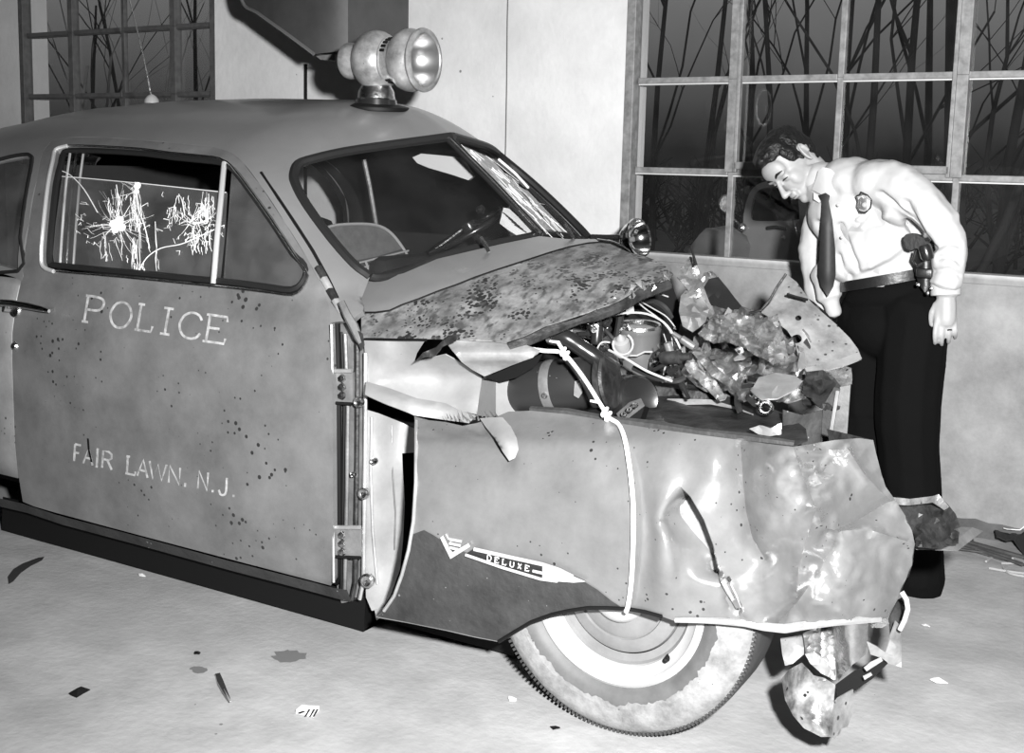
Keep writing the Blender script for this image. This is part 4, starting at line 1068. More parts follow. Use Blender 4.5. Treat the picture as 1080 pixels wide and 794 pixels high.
# fan drum and dark blocks of the engine
fc = onY(662, 420, 3.12); q = MB(); q.lathe([(0, -.1), (.06, -.1), (.068, -.09), (.068, .06), (.06, .07), (.04, .06), (0, .055)], frame(fc, (.8, -.55, .15)), 32); q.build('engine_drum', M['dark_paint'], car)
q = MB(); q.box(onY(690, 430, 3.45) + Vector((0, 0, -.05)), (.75, .42, .34), bev=.03); q.build('engine_block', M['rust'], car)
q = MB(); q.box(onY(640, 372, 3.42), (.5, .2, .12), Matrix.Rotation(.1, 3, 'Y'), bev=.03); q.build('valve_cover', M['dark_paint'], car)
# thick black hose
q = MB(); q.tube(smoothpoly([onY(x, y, Y) for x, y, Y in [(581, 353, 2.93), (596, 356, 2.93), (612, 366, 2.95), (630, 378, 2.97), (648, 390, 3.02)]], 5, False), [.024] * 21, 12); q.build('radiator_hose', M['dark_paint'], car)
q = MB(); q.lathe([(.018, -.012), (.029, -.010), (.029, .010), (.018, .012)], frame(onY(584, 353, 2.93), (onY(596, 356, 2.93) - onY(581, 353, 2.93))), 16); q.build('hose_clamp', M['chrome_worn'], car)
# distributor cap, coil and small fittings
q = MB(); q.lathe([(0, .045), (.012, .034), (.015, .024), (.024, .020), (.028, .0), (.026, -.03)], frame(onY(656, 364, 3.18), (.1, -.6, .8)), 20); q.build('distributor_cap', M['inner'], car)
q = MB(); q.tube([onY(657 + 10.5 * math.cos(a), 363 + 11 * math.sin(a), 3.15) for a in [i * .35 for i in range(-3, 11)]], .0035, 6); q.build('cap_clip', M['wire_pale'], car)
q = MB(); q.lathe([(0, .03), (.02, .028), (.024, .01), (.018, -.03)], frame(onY(644, 380, 3.08), (.1, -.8, .5)), 12); q.build('terminal_block', M['chrome_worn'], car)
sheet('battery_bracket', [(650, 436), (664, 424), (676, 420), (680, 428), (668, 437), (655, 446)], lambda x, y: 2.84 + .004 * (450 - y), M['jamb'], step=6)
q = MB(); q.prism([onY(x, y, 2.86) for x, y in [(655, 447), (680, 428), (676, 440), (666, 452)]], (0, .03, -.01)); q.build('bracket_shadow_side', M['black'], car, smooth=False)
for x, y in ((658, 437), (664, 432), (670, 427)):
    q = MB(); q.lathe([(.003, .004), (.007, .004), (.009, 0)], frame(onY(x, y, 2.855), (.2, -1, .5)), 8); q.build('bolt', M['chrome_worn'], car)
# wiring and pipes
WIRES = [
 ('wire_pale', 0.0034, [(620, 340), (640, 334), (660, 330), (682, 331), (700, 340), (712, 356), (722, 378)], 3.20),
 ('wire_pale', 0.0037, [(642, 369), (660, 378), (680, 390), (696, 397), (709, 402)], 3.05),
 ('wire_pale', 0.0023, [(670, 316), (680, 325), (695, 336), (706, 348), (712, 362)], 3.35),
 ('wire_pale', 0.0021, [(676, 318), (690, 326), (703, 334), (712, 345)], 3.40),
 ('wire_pale', 0.0023, [(678, 304), (690, 308), (705, 313)], 3.45),
 ('wire_pale', 0.0026, [(700, 395), (703, 382), (710, 374), (720, 374)], 3.15),
 ('wire_pale', 0.0026, [(631, 380), (630, 368), (635, 361), (643, 361)], 3.05),
 ('wire_pale', 0.0019, [(598, 346), (604, 344), (609, 341)], 3.1),
 ('wire_pale', 0.0019, [(612, 330), (611, 340), (614, 346)], 3.2),
 ('wire_dark', .0070, [(628, 340), (640, 350), (652, 366), (655, 385)], 3.22),
 ('wire_dark', .0090, [(672, 320), (690, 318), (702, 325), (708, 335)], 3.42),
 ('wire_dark', .0060, [(690, 390), (700, 385), (708, 380), (716, 392), (716, 402)], 3.12),
 ('wire_dark', .0080, [(668, 388), (690, 398), (712, 402), (722, 398)], 3.10),
 ('wire_pale', 0.0016, [(700, 352), (704, 366), (702, 378)], 3.3),
 ('wire_pale', 0.0016, [(708, 350), (710, 370), (714, 384)], 3.28),
 ('chrome_worn', .0040, [(650, 345), (660, 340), (664, 348)], 3.3),
]
for i, (mt, r, pts, Y) in enumerate(WIRES):
    q = MB(); q.tube(smoothpoly([onY(x, y, Y - .02 * math.sin(j)) for j, (x, y) in enumerate(pts)], 4, False), r, 6)
    q.build('wire' if 'wire' in mt else 'pipe', M[mt], car)
sheet('radio_box', [(658, 319), (667, 317), (669, 330), (661, 332)], 3.4, M['wire_pale'], step=6)
rnd = random.Random(77)
q = MB()
for i in range(70):
    x, y = rnd.choice([(rnd.uniform(690, 730), rnd.uniform(345, 405)), (rnd.uniform(560, 600), rnd.uniform(345, 352)), (rnd.uniform(625, 720), rnd.uniform(370, 410))])
    p = onY(x, y, rnd.uniform(3.1, 3.3)); s = rnd.uniform(.004, .013)
    q.add([p + Vector((rnd.uniform(-s, s), rnd.uniform(-s, s), rnd.uniform(-s, s))) for _ in range(4)], [(0, 1, 2), (0, 2, 3), (0, 3, 1), (1, 2, 3)])
o = q.build('engine_fragments', M['jamb'], car, smooth=False); o['kind'] = 'stuff'
q = MB(); q.tube([onY(x, y, Y) for x, y, Y in [(655, 330, 3.3), (648, 372, 3.25)]], .012, 8); q.build('steering_link', M['dark_paint'], car)

# ---- crushed nose: crumpled sheet-metal pieces
def crush(name, outline, Y0, gx, gy, amp, step, seed, mat, big=.0, sharp=28, thick=.004, fold=None):
    rnd = random.Random(seed); cx = sum(p[0] for p in outline) / len(outline); cy = sum(p[1] for p in outline) / len(outline)
    cache = {}
    def Y(x, y):
        key = (round(x, 1), round(y, 1))
        if key not in cache: cache[key] = rnd.uniform(-1, 1)
        v = Y0 + gx * (x - cx) + gy * (y - cy) + amp * cache[key] * .34 + amp * 1.3 * nz(x, y, step * 2.6, seed) + big * nz(x, y, 60, seed + 3)
        for f, a, w in (fold or ()):
            s, p = sdist(x, y, f); v += a * math.exp(-abs(s) / w)
        return v
    return sheet(name, outline, Y, mat, step=step, estep=step * .8, jitter=.35, seed=seed, sharp=sharp, thick=thick)
P_ = 'crumple'
crush('crushed_grille_mass', [(718, 392), (730, 372), (738, 350), (745, 328), (760, 318), (780, 322), (803, 330), (818, 318), (828, 330), (836, 358), (846, 388), (858, 400), (852, 418), (830, 425), (800, 418), (780, 424), (768, 410), (750, 414), (735, 408)], 3.35, .0006, -.006, .10, 5, 3, M[P_], .12)
crush('crushed_grille_mass', [(736, 352), (752, 334), (775, 330), (800, 336), (820, 332), (826, 352), (832, 380), (815, 384), (795, 372), (770, 360), (752, 362)], 3.20, .0008, -.006, .085, 4.5, 5, M[P_], .10, fold=[([(745, 350), (790, 352), (826, 372)], -.05, 6)])
crush('torn_strip', [(722, 385), (730, 366), (742, 378), (752, 396), (765, 418), (758, 424), (744, 408), (732, 398)], 3.20, .0, -.004, .05, 5, 7, M['bare'], .04)
crush('torn_strip', [(730, 372), (738, 366), (752, 384), (770, 400), (766, 406), (750, 396)], 3.15, .0, -.004, .03, 5, 8, M[P_], .04)
crush('bright_crushed_plate', [(792, 412), (800, 398), (818, 393), (838, 396), (847, 402), (836, 412), (820, 420), (803, 421)], 3.08, .001, -.006, .02, 8, 9, M['bare'], .03)
crush('standing_shard', [(714, 292), (720, 280), (728, 270), (734, 274), (738, 288), (742, 302), (748, 318), (754, 330), (748, 336), (736, 322), (726, 306)], 3.55, .001, -.003, .03, 6, 10, M[P_], .05)
q = MB(); q.tube([onY(x, y, 3.52) for x, y in [(734, 280), (731, 268), (728.5, 260)]], [.006, .004, .003], 6); q.build('bent_spike', M['dark_paint'], car)
crush('torn_panel', [(718, 312), (728, 300), (740, 312), (748, 326), (744, 340), (730, 350), (720, 344), (716, 328)], 3.48, .0, -.003, .028, 6, 11, M['crumple_pale'], .04, fold=[([(724, 312), (742, 340)], -.03, 4)])
crush('dark_bracket', [(742, 304), (748, 294), (757, 292), (766, 302), (775, 314), (784, 325), (770, 326), (752, 322), (742, 318)], 3.62, .001, -.002, .015, 9, 12, M['dark_paint'], .03)
crush('torn_fringe_top', [(738, 300), (742, 288), (750, 286), (756, 291), (750, 298), (744, 304)], 3.66, 0, 0, .02, 4, 13, M[P_], .02)
# pale headlamp panel with two holes and a bright lip
HP = [(803, 329), (812, 320), (822, 306), (829, 289), (840, 297), (848, 308), (855, 318), (868, 330), (882, 342), (896, 356), (905, 368), (908, 376), (885, 381), (862, 386), (850, 388), (842, 376), (838, 360), (830, 348), (818, 338)]
def circ(cx, cy, rx, ry, n=12): return [(cx + rx * math.cos(2 * math.pi * i / n), cy + ry * math.sin(2 * math.pi * i / n)) for i in range(n)]
hpan = sheet('headlamp_panel', HP, lambda x, y: 3.42 + .0010 * (x - 850) - .003 * (y - 345) + .012 * nz(x, y, 18, 41) - .02 * math.exp(-abs(sdist(x, y, [(840, 300), (846, 340), (842, 380)])[0]) / 8), M['crumple_pale'], step=6, jitter=.15, holes=[circ(840, 357, 6, 5), circ(842, 335, 3.5, 3)])
crush('headlamp_panel_lip', [(849, 388), (862, 385), (885, 379), (906, 371), (909, 378), (890, 386), (868, 391), (852, 394)], 3.30, .001, -.003, .008, 7, 14, M['bare'], .01)
q = MB(); q.tube([onY(x, y, 3.44) for x, y in [(790, 330), (803, 327), (812, 316), (820, 302), (829, 289)]], .004, 6); q.build('bent_trim', M['rust'], car)
q = MB(); q.tube([onY(x, y, 3.41) for x, y in [(830, 310), (840, 313), (852, 316)]], .004, 5); q.build('slot', M['black'], hpan)
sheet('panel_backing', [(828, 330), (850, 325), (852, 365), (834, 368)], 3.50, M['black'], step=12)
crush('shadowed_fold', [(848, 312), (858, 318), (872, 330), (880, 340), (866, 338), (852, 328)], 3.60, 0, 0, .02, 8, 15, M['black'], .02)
crush('ribbed_crumple', [(850, 392), (868, 390), (880, 398), (890, 412), (886, 430), (872, 434), (858, 424), (846, 414)], 3.12, .001, -.004, .035, 5, 16, M['rust'], .04)
crush('ribbed_crumple', [(868, 388), (884, 384), (898, 388), (898, 404), (888, 408), (878, 398)], 3.25, .001, -.004, .03, 6, 17, M[P_], .03)
# radiator cradle box and upright
sheet('radiator_cradle', [(826, 432), (846, 438), (868, 432), (866, 466), (846, 470), (826, 464)], lambda x, y: 2.98 + .002 * (x - 826) + .01 * nz(x, y, 12, 61), M['dark_speckled'], step=7)
sheet('cradle_upright', [(868, 428), (880, 408), (886, 410), (880, 440), (876, 465), (866, 467)], 3.05, M['dark_speckled'], step=9)
sheet('cradle_upright', [(886, 408), (897, 406), (893, 462), (877, 465), (882, 436)], 3.08, M['jamb'], step=9)
q = MB(); q.tube([onY(x, y, 3.04) for x, y in [(883.5, 412), (879, 440), (875, 464)]], .005, 6); q.build('upright_edge', M['bare'], car)
q = MB(); q.lathe([(.012, .006), (.016, .010), (.02, .004), (.02, -.004)], frame(onY(808, 430, 2.98), (.1, -1, .3)), 12); q.build('bushing', M['chrome_worn'], car)
crush('torn_lug', [(790, 452), (800, 449), (812, 452), (824, 446), (824, 458), (812, 460), (800, 458)], 2.80, 0, 0, .012, 6, 18, M['bare'], .01)
# crushed bumper end beyond the fender nose
crush('bumper_end', [(934, 525), (948, 524), (962, 527), (985, 525), (990, 522), (1000, 532), (1008, 542), (1013, 556), (1010, 572), (996, 577), (968, 577), (962, 560), (950, 540)], 3.02, .0028, -.003, .035, 6, 19, M['rust'], .05)
crush('bumper_end_rim', [(936, 524), (960, 526), (985, 523), (990, 521), (1004, 538), (996, 538), (984, 530), (958, 533), (944, 532)], 2.99, .0028, 0, .012, 6, 20, M[P_], .01)
q = MB(); q.prism([onY(x, y, Y) for x, y, Y in [(965, 576, 2.98), (998, 577, 3.05), (1010, 581, 3.09), (966, 579.5, 2.98)]], (.02, .22, 0)); q.build('bumper_flange', M['jamb'], car, smooth=False)
# parts hanging under the nose
crush('hanging_apron', [(823, 673), (836, 671), (848, 668), (848, 690), (836, 700), (828, 702), (825, 690)], 2.74, .001, 0, .006, 9, 22, M['crumple_pale'], .01)
sheet('hanging_apron', [(847, 668), (858, 662), (880, 655), (881, 690), (881, 717), (866, 708), (850, 692)], lambda x, y: 2.72 + .012 * math.sin((x - 847) * .9), M['crumple'], step=5)
sheet('bumper_guard', [(879, 655), (895, 652), (916, 651), (915, 672), (913, 690), (898, 702), (884, 718), (880, 690)], lambda x, y: 2.70 - .05 * math.sin(max(0, min(1, (x - 879) / 37)) * 3.14) + .0006 * (y - 680), M['chrome_worn'], step=6)
crush('bent_flap', [(849, 690), (858, 688), (872, 698), (880, 712), (880, 717), (866, 710), (855, 700)], 2.69, 0, 0, .012, 5, 24, M['bare'], .01)
FL = [(824, 716), (832, 706), (845, 699), (858, 712), (870, 715), (881, 722), (879, 745), (878, 777), (866, 777), (848, 768), (836, 754), (828, 738)]
sheet('fallen_grille_shell', FL, lambda x, y: 2.64 - .06 * math.sin(max(0, min(1, (x - 824) / 57)) * 2.6) + .0012 * (770 - y) * .3 + .012 * nz(x, y, 12, 45) - .02 * math.exp(-abs(sdist(x, y, [(826, 735), (846, 722), (880, 716)])[0]) / 5) - .02 * math.exp(-abs(sdist(x, y, [(834, 748), (856, 758), (872, 775)])[0]) / 5), M['crumple'], step=5, jitter=.2)
sheet('fallen_grille_shell', [(878, 744), (884, 736), (900, 727), (900, 750), (894, 766), (886, 769), (881, 779), (877, 777)], lambda x, y: 2.64 + .004 * (x - 878), M['crumple_pale'], step=6)
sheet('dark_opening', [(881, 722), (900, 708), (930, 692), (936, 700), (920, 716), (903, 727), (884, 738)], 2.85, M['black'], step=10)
crush('hanging_plate', [(914, 676), (925, 682), (934, 688), (945, 655), (950, 660), (951, 704), (938, 700), (930, 694), (918, 690)], 2.82, .002, 0, .01, 8, 26, M['crumple_pale'], .02)
for (pts) in ([(911, 704), (918, 698), (929, 693), (931, 697), (920, 704), (914, 708)], [(910, 713), (918, 709), (920, 712), (912, 717)]):
    sheet('lamp_fragment', pts, 2.80, M['bare'], step=4)
sheet('headlamp_bezel', [(917, 655), (934, 652), (938, 658), (930, 662), (918, 662)], 2.72, M['chrome_worn'], step=5)
q = MB(); q.tube([onY(x, y, 2.80) for x, y in [(951, 624), (956, 632), (957.5, 642), (954, 654), (949, 664)]], .006, 8); q.build('bumper_loop', M['wire_pale'], car)
crush('bumper_bracket', [(938, 652), (948, 632), (955, 630), (955, 650), (948, 668), (940, 676)], 2.90, .002, 0, .01, 6, 27, M['rust'], .01)
q = MB(); q.tube(smoothpoly([(-.80, 2.80, .40), (-.74, 3.05, .42), (-.80, 3.3, .38), (-.92, 3.6, .36), (-1.05, 3.85, .34)], 5, False), [.05, .06, .07, .06, .06] * 4 + [.05], 10); q.build('bumper_bar', M['black'], car)
q = MB(); q.tube([(-.85, 3.15, .38), (-1.3, 3.1, .30), (-1.8, 3.05, .22)], .05, 8); q.build('frame_horn', M['black'], car)

# loose shards standing out of the crushed nose, and small fittings round the engine
rnd = random.Random(404)
for i in range(34):
    x, y = rnd.uniform(728, 862), rnd.uniform(330, 428)
    if y < 350 and x > 822: continue
    a = rnd.uniform(0, 6.28); L = rnd.uniform(9, 24); w = rnd.uniform(3, 8); Y0 = 3.14 + .0006 * (x - 740) + .004 * (400 - y)
    c, s = math.cos(a), math.sin(a); pts = []
    for u, v in ((-.5, -.5), (0, -.7), (.5, -.2), (.55, .25), (0, .5), (-.5, .35)):
        pts.append((x + u * L * c - v * w * s + rnd.gauss(0, .8), y + u * L * s + v * w * c + rnd.gauss(0, .8)))
    kx, ky = rnd.uniform(-.006, .006), rnd.uniform(-.006, .004); bend = rnd.uniform(-.03, .03)
    sheet('torn_shard', pts, lambda X, Y, x=x, y=y, kx=kx, ky=ky, L=L, b=bend, Y0=Y0: Y0 + kx * (X - x) + ky * (Y - y) - abs(b) * ((X - x) / L) ** 2, M[('crumple', 'bare', 'rust', 'crumple', 'dark_paint')[i % 5]], step=6, thick=.003)
for i in range(26):
    x, y = rnd.choice([(rnd.uniform(622, 652), rnd.uniform(345, 400)), (rnd.uniform(690, 728), rnd.uniform(325, 400)), (rnd.uniform(655, 725), rnd.uniform(385, 412)), (rnd.uniform(600, 640), rnd.uniform(335, 352))])
    if 640 < x < 706 and 325 < y < 394: continue
    p = onY(x, y, rnd.uniform(3.05, 3.25)); ax = Vector((rnd.gauss(0, 1), rnd.gauss(0, .5), rnd.gauss(0, .7))).normalized(); r = rnd.uniform(.008, .022); L = rnd.uniform(.015, .05)
    q = MB(); q.lathe([(0, -L), (r * .8, -L), (r, -L * .8), (r, L * .2), (r * .6, L * .3), (r * .55, L), (0, L)], frame(p, ax), 12)
    q.build('fitting', M[('dark_paint', 'rust', 'jamb', 'dark_paint', 'chrome_worn')[i % 5]], car)

# ------------------------------------------------------------------ siren, spotlight, aerial, cabin
q = MB()
base_p = onY(398, 109, 3.49); AXC = onY(400, 64, 3.49)
FS = frame(AXC, (1, .04, -.01))
M['siren'] = material('dusty_siren_enamel', .30, .36, metal=.35, var=.5, vscale=16, specks=.08, speck_scale=60, speck_amt=.06, bump=.06)
siren = empty('roof_siren', AXC); siren.parent = car; siren.matrix_parent_inverse = car.matrix_world.inverted()
def sr(name, prof, mat, n=56):
    q = MB(); q.lathe(prof, FS, n); return q.build(name, mat, siren, sharp=38)
sr('rear_cap', [(0, -.175), (.018, -.173), (.038, -.168), (.047, -.16), (.052, -.145)], M['trim_dark'])
sr('motor_end', [(.052, -.146), (.062, -.14), (.066, -.128), (.064, -.11), (.054, -.09), (.052, -.082), (.058, -.075)], M['siren'])
sr('siren_body', [(.058, -.076), (.078, -.068), (.094, -.052), (.103, -.03), (.106, -.008), (.103, .012), (.094, .030), (.082, .044), (.076, .052)], M['siren'])
sr('vent_band', [(.082, .044), (.083, .050), (.078, .054), (.076, .070), (.080, .086)], M['siren'])
sr('lamp_housing', [(.079, .084), (.090, .092), (.101, .106), (.108, .124), (.110, .142), (.106, .158), (.099, .170), (.097, .176)], M['siren'])
sr('rim_gap', [(.097, .174), (.101, .180), (.100, .184)], M['black'])
sr('lamp_rim', [(.100, .182), (.108, .184), (.111, .190), (.109, .197), (.101, .201), (.094, .201), (.090, .196)], M['siren'])
sr('reflector', [(.090, .197), (.086, .18), (.076, .15), (.060, .125), (.035, .108), (0, .102)], material('lamp_reflector', .38, .32, metal=.9))
for i in range(22):
    a = math.radians(-160 + i * 13); R = Matrix.Rotation(a, 4, 'Z')
    for h in (.056, .068):
        if 100 < i: break
    q = MB(); b2 = MB(); b2.box((.0785, 0, .062), (.006, .010, .018), None, bev=.001)
    q.add([FS @ (R @ Vector(v)) for v in b2.v], b2.f); q.build('vent_slot', M['black'], siren, smooth=False)
q = MB(); q.lathe([(.068, .0), (.064, .03), (.050, .055), (.048, .09)], frame(Vector((AXC.x - .012, AXC.y, base_p.z + .012)), (0, 0, 1)), 32); q.build('pedestal', M['chrome_worn'], siren)
q = MB(); q.lathe([(.075, -.012), (.073, .008), (.066, .014)], frame(Vector((AXC.x - .012, AXC.y, base_p.z + .004)), (0, 0, 1)), 32); q.build('pedestal_collar', M['dark_paint'], siren)
q = MB(); q.lathe([(0, -.016), (.118, -.022), (.12, -.016), (.118, -.008), (.07, .002), (0, .002)], frame(Vector((AXC.x - .012, AXC.y, base_p.z - .002)), (.06, -.05, 1)), 40); q.build('base_gasket', M['black'], siren)
for a in (.6, 2.2, 3.8, 5.4):
    q = MB(); c = Vector((AXC.x - .012 + .06 * math.cos(a), AXC.y + .06 * math.sin(a), base_p.z + .03)); q.lathe([(0, .006), (.005, .005), (.007, 0)], frame(c, (math.cos(a), math.sin(a), .6)), 8); q.build('screw', M['chrome_worn'], siren)
# far-side spotlight
SC = onY(673, 251, 4.20); SF = frame(SC, RW @ Vector((.72, -.12, -.68)))
spot = empty('spotlight', SC); spot.parent = car; spot.matrix_parent_inverse = car.matrix_world.inverted()
q = MB(); q.lathe([(0, -.075), (.02, -.073), (.045, -.06), (.062, -.035), (.070, -.008), (.072, 0)], SF, 40); q.build('lamp_shell', M['chrome'], spot)
q = MB(); q.lathe([(.072, -.004), (.077, .0), (.076, .008), (.070, .010), (.068, .004)], SF, 40); q.build('lamp_rim', M['chrome'], spot)
q = MB(); q.lathe([(.070, .006), (.062, -.015), (.045, -.038), (.022, -.05), (0, -.053)], SF, 40); q.build('reflector', M['chrome'], spot)
q = MB(); q.lathe([(0, -.02), (.010, -.022), (.012, -.035), (.008, -.05)], SF, 14); q.build('bulb', M['rim_grey'], spot)
q = MB(); q.tube([onY(x, y, 4.20) for x, y in [(624, 250), (640, 250), (659, 250)]], [.012, .010, .012], 10); q.build('bracket_arm', M['dark_paint'], spot)
q = MB(); q.tube([onY(x, y, 4.15) for x, y in [(630, 253), (645, 255), (658, 260), (666, 266)]], .006, 8); q.build('spot_handle', M['chrome_worn'], spot)
# whip aerial beyond the crown of the roof
ap = onY(160, 104, 3.75)
q = MB(); q.lathe([(.032, -.02), (.030, -.004), (.020, .010), (.008, .018), (0, .02)], frame(ap, (0, 0, 1)), 20); ab = q.build('aerial_base', M['rim_white'], car)
q = MB(); q.tube([ap, onY(152, 62, 3.75), onY(144, 30, 3.75), onY(137, 2, 3.75), onY(125, -50, 3.75)], [.004, .0032, .003, .0025, .002], 6); q.build('aerial_rod', M['chrome_worn'], car)
# wipers
for pts in ([(516, 266), (512, 262), (500, 255)], [(605, 252), (600, 246), (603, 240)]):
    q = MB(); q.tube([castH(*pts[0])] + [castH(*pts[0]) + Vector((-.02 * j, .01, .022 * j)) for j in (1, 2)], .006, 6); q.build('wiper_pivot', M['chrome_worn'], car)

# cabin: dark seats, dash, wheel, visor
def inX(x, y, X): return onX(x, y, X)
q = MB(); q.box((-3.62, 3.62, .80), (.14, 1.42, .72), Matrix.Rotation(math.radians(-10), 3, 'Y'), bev=.05); q.build('rear_seat_back', M['dark'], car)
q = MB(); q.box((-4.45, 3.62, 1.12), (.9, 1.45, .03)); q.build('parcel_shelf', M['dark'], car)
q = MB(); q.box((-4.02, 3.62, 1.0), (.05, 1.5, .75)); q.build('rear_bulkhead', M['dark'], car)
q = MB(); q.box((-2.95, 3.64, .50), (.56, 1.35, .20), bev=.05); q.build('front_seat_cushion', M['dark'], car)
seatm = material('grey_seat_fabric', .13, .85, var=.2, vscale=30)
SB = [(340, 242), (352, 238), (372, 236.5), (390, 237), (402, 240), (412, 247), (421, 258), (429, 271), (433, 284), (434, 300), (380, 320), (345, 300)]
def sX(x, y): return inX(x, y, -3.0 + .0004 * (x - 390) + .0008 * (y - 240))
sb = panel('front_seat_back', SB, sX, seatm, car, step=12, thick=.08)
q = MB(); q.tube([sX(x, y) + Vector((.006, 0, .002)) for x, y in smoothpoly(SB[:9], 3, False)], .006, 6); q.build('seat_piping', M['wire_pale'], sb)
plaidm = material('plaid_dark_band', .06, .85)
pb = panel('plaid_band', [(372, 275), (398, 270), (424, 262), (431, 277), (433, 284), (412, 289), (388, 297)], lambda x, y: sX(x, y) + Vector((.006, -.002, 0)), plaidm, sb, step=12, thick=.004)
for a, b_ in (((374, 276), (425, 263.5)), ((378, 281), (427, 268)), ((384, 293), (432, 280)), ((392, 272), (398, 293)), ((408, 268), (414, 288)), ((422, 264), (429, 283)), ((380, 275), (387, 295))):
    A = [sX(*a) + Vector((.035, -.010, 0)), sX(*b_) + Vector((.035, -.010, 0))]; q = MB(); q.tube(A, .0045, 4); q.build('plaid_stripe', M['wire_pale'], sb, smooth=False)
q = MB(); q.box((-2.86, 4.0, .78), (.12, .62, .55), Matrix.Rotation(math.radians(-8), 3, 'Y'), bev=.05); q.build('driver_seat_back', M['dark'], car)
# dash under the screen
q = MB(); A = [p + Vector((-.03, .0, -.02)) for p in smoothpoly(bot_near, 3, False)]; A = A + [mir(p) for p in A[::-1]]
B = [Vector((p.x - .24, p.y + (.05 if p.y < YC else -.05), p.z - .05)) for p in A]; Cc = [Vector((p.x - .02, p.y, p.z - .25)) for p in B]
q.strip(A, B); q.strip(B, Cc); q.build('dashboard', M['trim_dark'], car)
wc = onY(497, 242, 4.02); v = (wc - EYE).normalized(); d = (RW @ Vector((.865, -.50, 0))).normalized(); n_ = v.cross(d).normalized(); n_ = (n_ + v * .07).normalized()
FW = frame(wc, n_, d); RR = .185
q = MB(); q.tube([FW @ Vector((RR * math.cos(a), RR * math.sin(a), 0)) for a in [2 * math.pi * i / 48 for i in range(49)]], .013, 10, cap=False); sw = q.build('steering_wheel', M['dark_paint'], car)
for a in (1.2, 3.3, 5.2):
    q = MB(); q.tube([FW @ Vector((.02 * math.cos(a), .02 * math.sin(a), -.02)), FW @ Vector((RR * math.cos(a), RR * math.sin(a), 0))], .006, 6); q.build('spoke', M['chrome_worn'], sw)
q = MB(); q.lathe([(0, .02), (.03, .015), (.035, 0), (.03, -.03)], frame(wc, n_), 16); q.build('horn_button', M['dark_paint'], sw)
q = MB(); q.tube([wc, wc + Vector((.35, 0, -.35))], .018, 8); q.build('steering_column', M['dark_paint'], car)
q = MB(); q.lathe([(0, .02), (.014, .014), (.02, 0), (.014, -.014), (0, -.02)], frame(onY(507, 221, 3.9), (0, -1, 0)), 16); q.build('gear_knob', M['dark_paint'], car)
VZ = [(435, 166), (444, 162), (466, 164), (484, 166), (490, 172), (499, 186), (494, 190), (476, 184), (452, 177), (440, 172)]
panel('sun_visor', VZ, lambda x, y: onY(x, y, 3.78), M['putty'], car, step=12, thick=.015)
q = MB(); q.tube([onY(x, y, Y) for x, y, Y in [(384, 168, 3.9), (390, 196, 3.92), (397, 238, 3.95)]], .010, 6); q.build('pillar_trim', M['jamb'], car)
# clipped card in the screen corner
card = panel('lined_card', [(531, 219), (537, 220), (549, 231), (563, 243), (548, 249.5), (536, 242), (527, 235)], lambda x, y: ws_plane(x, y, -1, .03), M['paper'], None, step=12, thick=.002)
tag(card, 'white lined card propped behind the windshield next to the divider', 'card')
for i in range(5):
    a = ws_plane(530.5 + i * 3.0, 224 + i * 3.2, -1, .027); b_ = ws_plane(541 + i * 3.6, 230 + i * 3.2 + 2.5, -1, .027); q = MB(); q.tube([a, b_], .0022, 4); q.build('ruled_line', M['trim_dark'], card, smooth=False)
# crazed bands of the far windshield pane
TL_, TR_, BL_, BR_ = ws_plane(474, 147), mir(ws_plane(314, 184)), ws_plane(570, 245), mir(ws_plane(389, 289))
def fp(u, v, lift=.006):
    p = TL_.lerp(TR_, u).lerp(BL_.lerp(BR_, u), v); return p + Vector((.55, .30, .72)) * lift
M['crazed'] = material('crazed_milky_glass', .42, .4, var=.5, vscale=22, specks=.06, speck_scale=70, speck_amt=.22)
def band(name, uv, mat):
    return panel(name, [(u * 100, v * 100) for u, v in uv], lambda x, y: fp(x / 100, y / 100), mat, farpane, step=12, thick=.002)
band('crazed_patch', [(.12, .05), (.30, .05), (.52, .08), (.56, .2), (.50, .45), (.40, .75), (.32, .97), (.04, .97), (.06, .6), (.10, .3)], M['crazed'])
band('crazed_patch', [(.58, .42), (.70, .46), (.62, .8), (.55, .97), (.40, .97), (.48, .7)], M['crazed'])
q = MB(); rnd = random.Random(91)
for i in range(70):
    u = rnd.uniform(.05, .6); v_ = rnd.uniform(.05, .9); du, dv = rnd.gauss(0, .07), rnd.gauss(.05, .12)
    q.tube([fp(u, v_, .008), fp(u + du * .5, v_ + dv * .5 + rnd.gauss(0, .02), .008), fp(u + du, v_ + dv, .008)], rnd.uniform(.0006, .0016), 3, cap=False)
o = q.build('crack_lines', M['frost'], farpane, smooth=False); o['kind'] = 'stuff'
band('loose_shard', [(.66, .06), (.9, .07), (.9, .14), (.82, .42), (.72, .40)], M['trim_dark'])
q = MB(); q.tube([fp(.72, .06, .012), fp(.80, .22, .012), (fp(.76, .42, .012))], .005, 5); q.build('shard_edge', M['frost'], farpane)

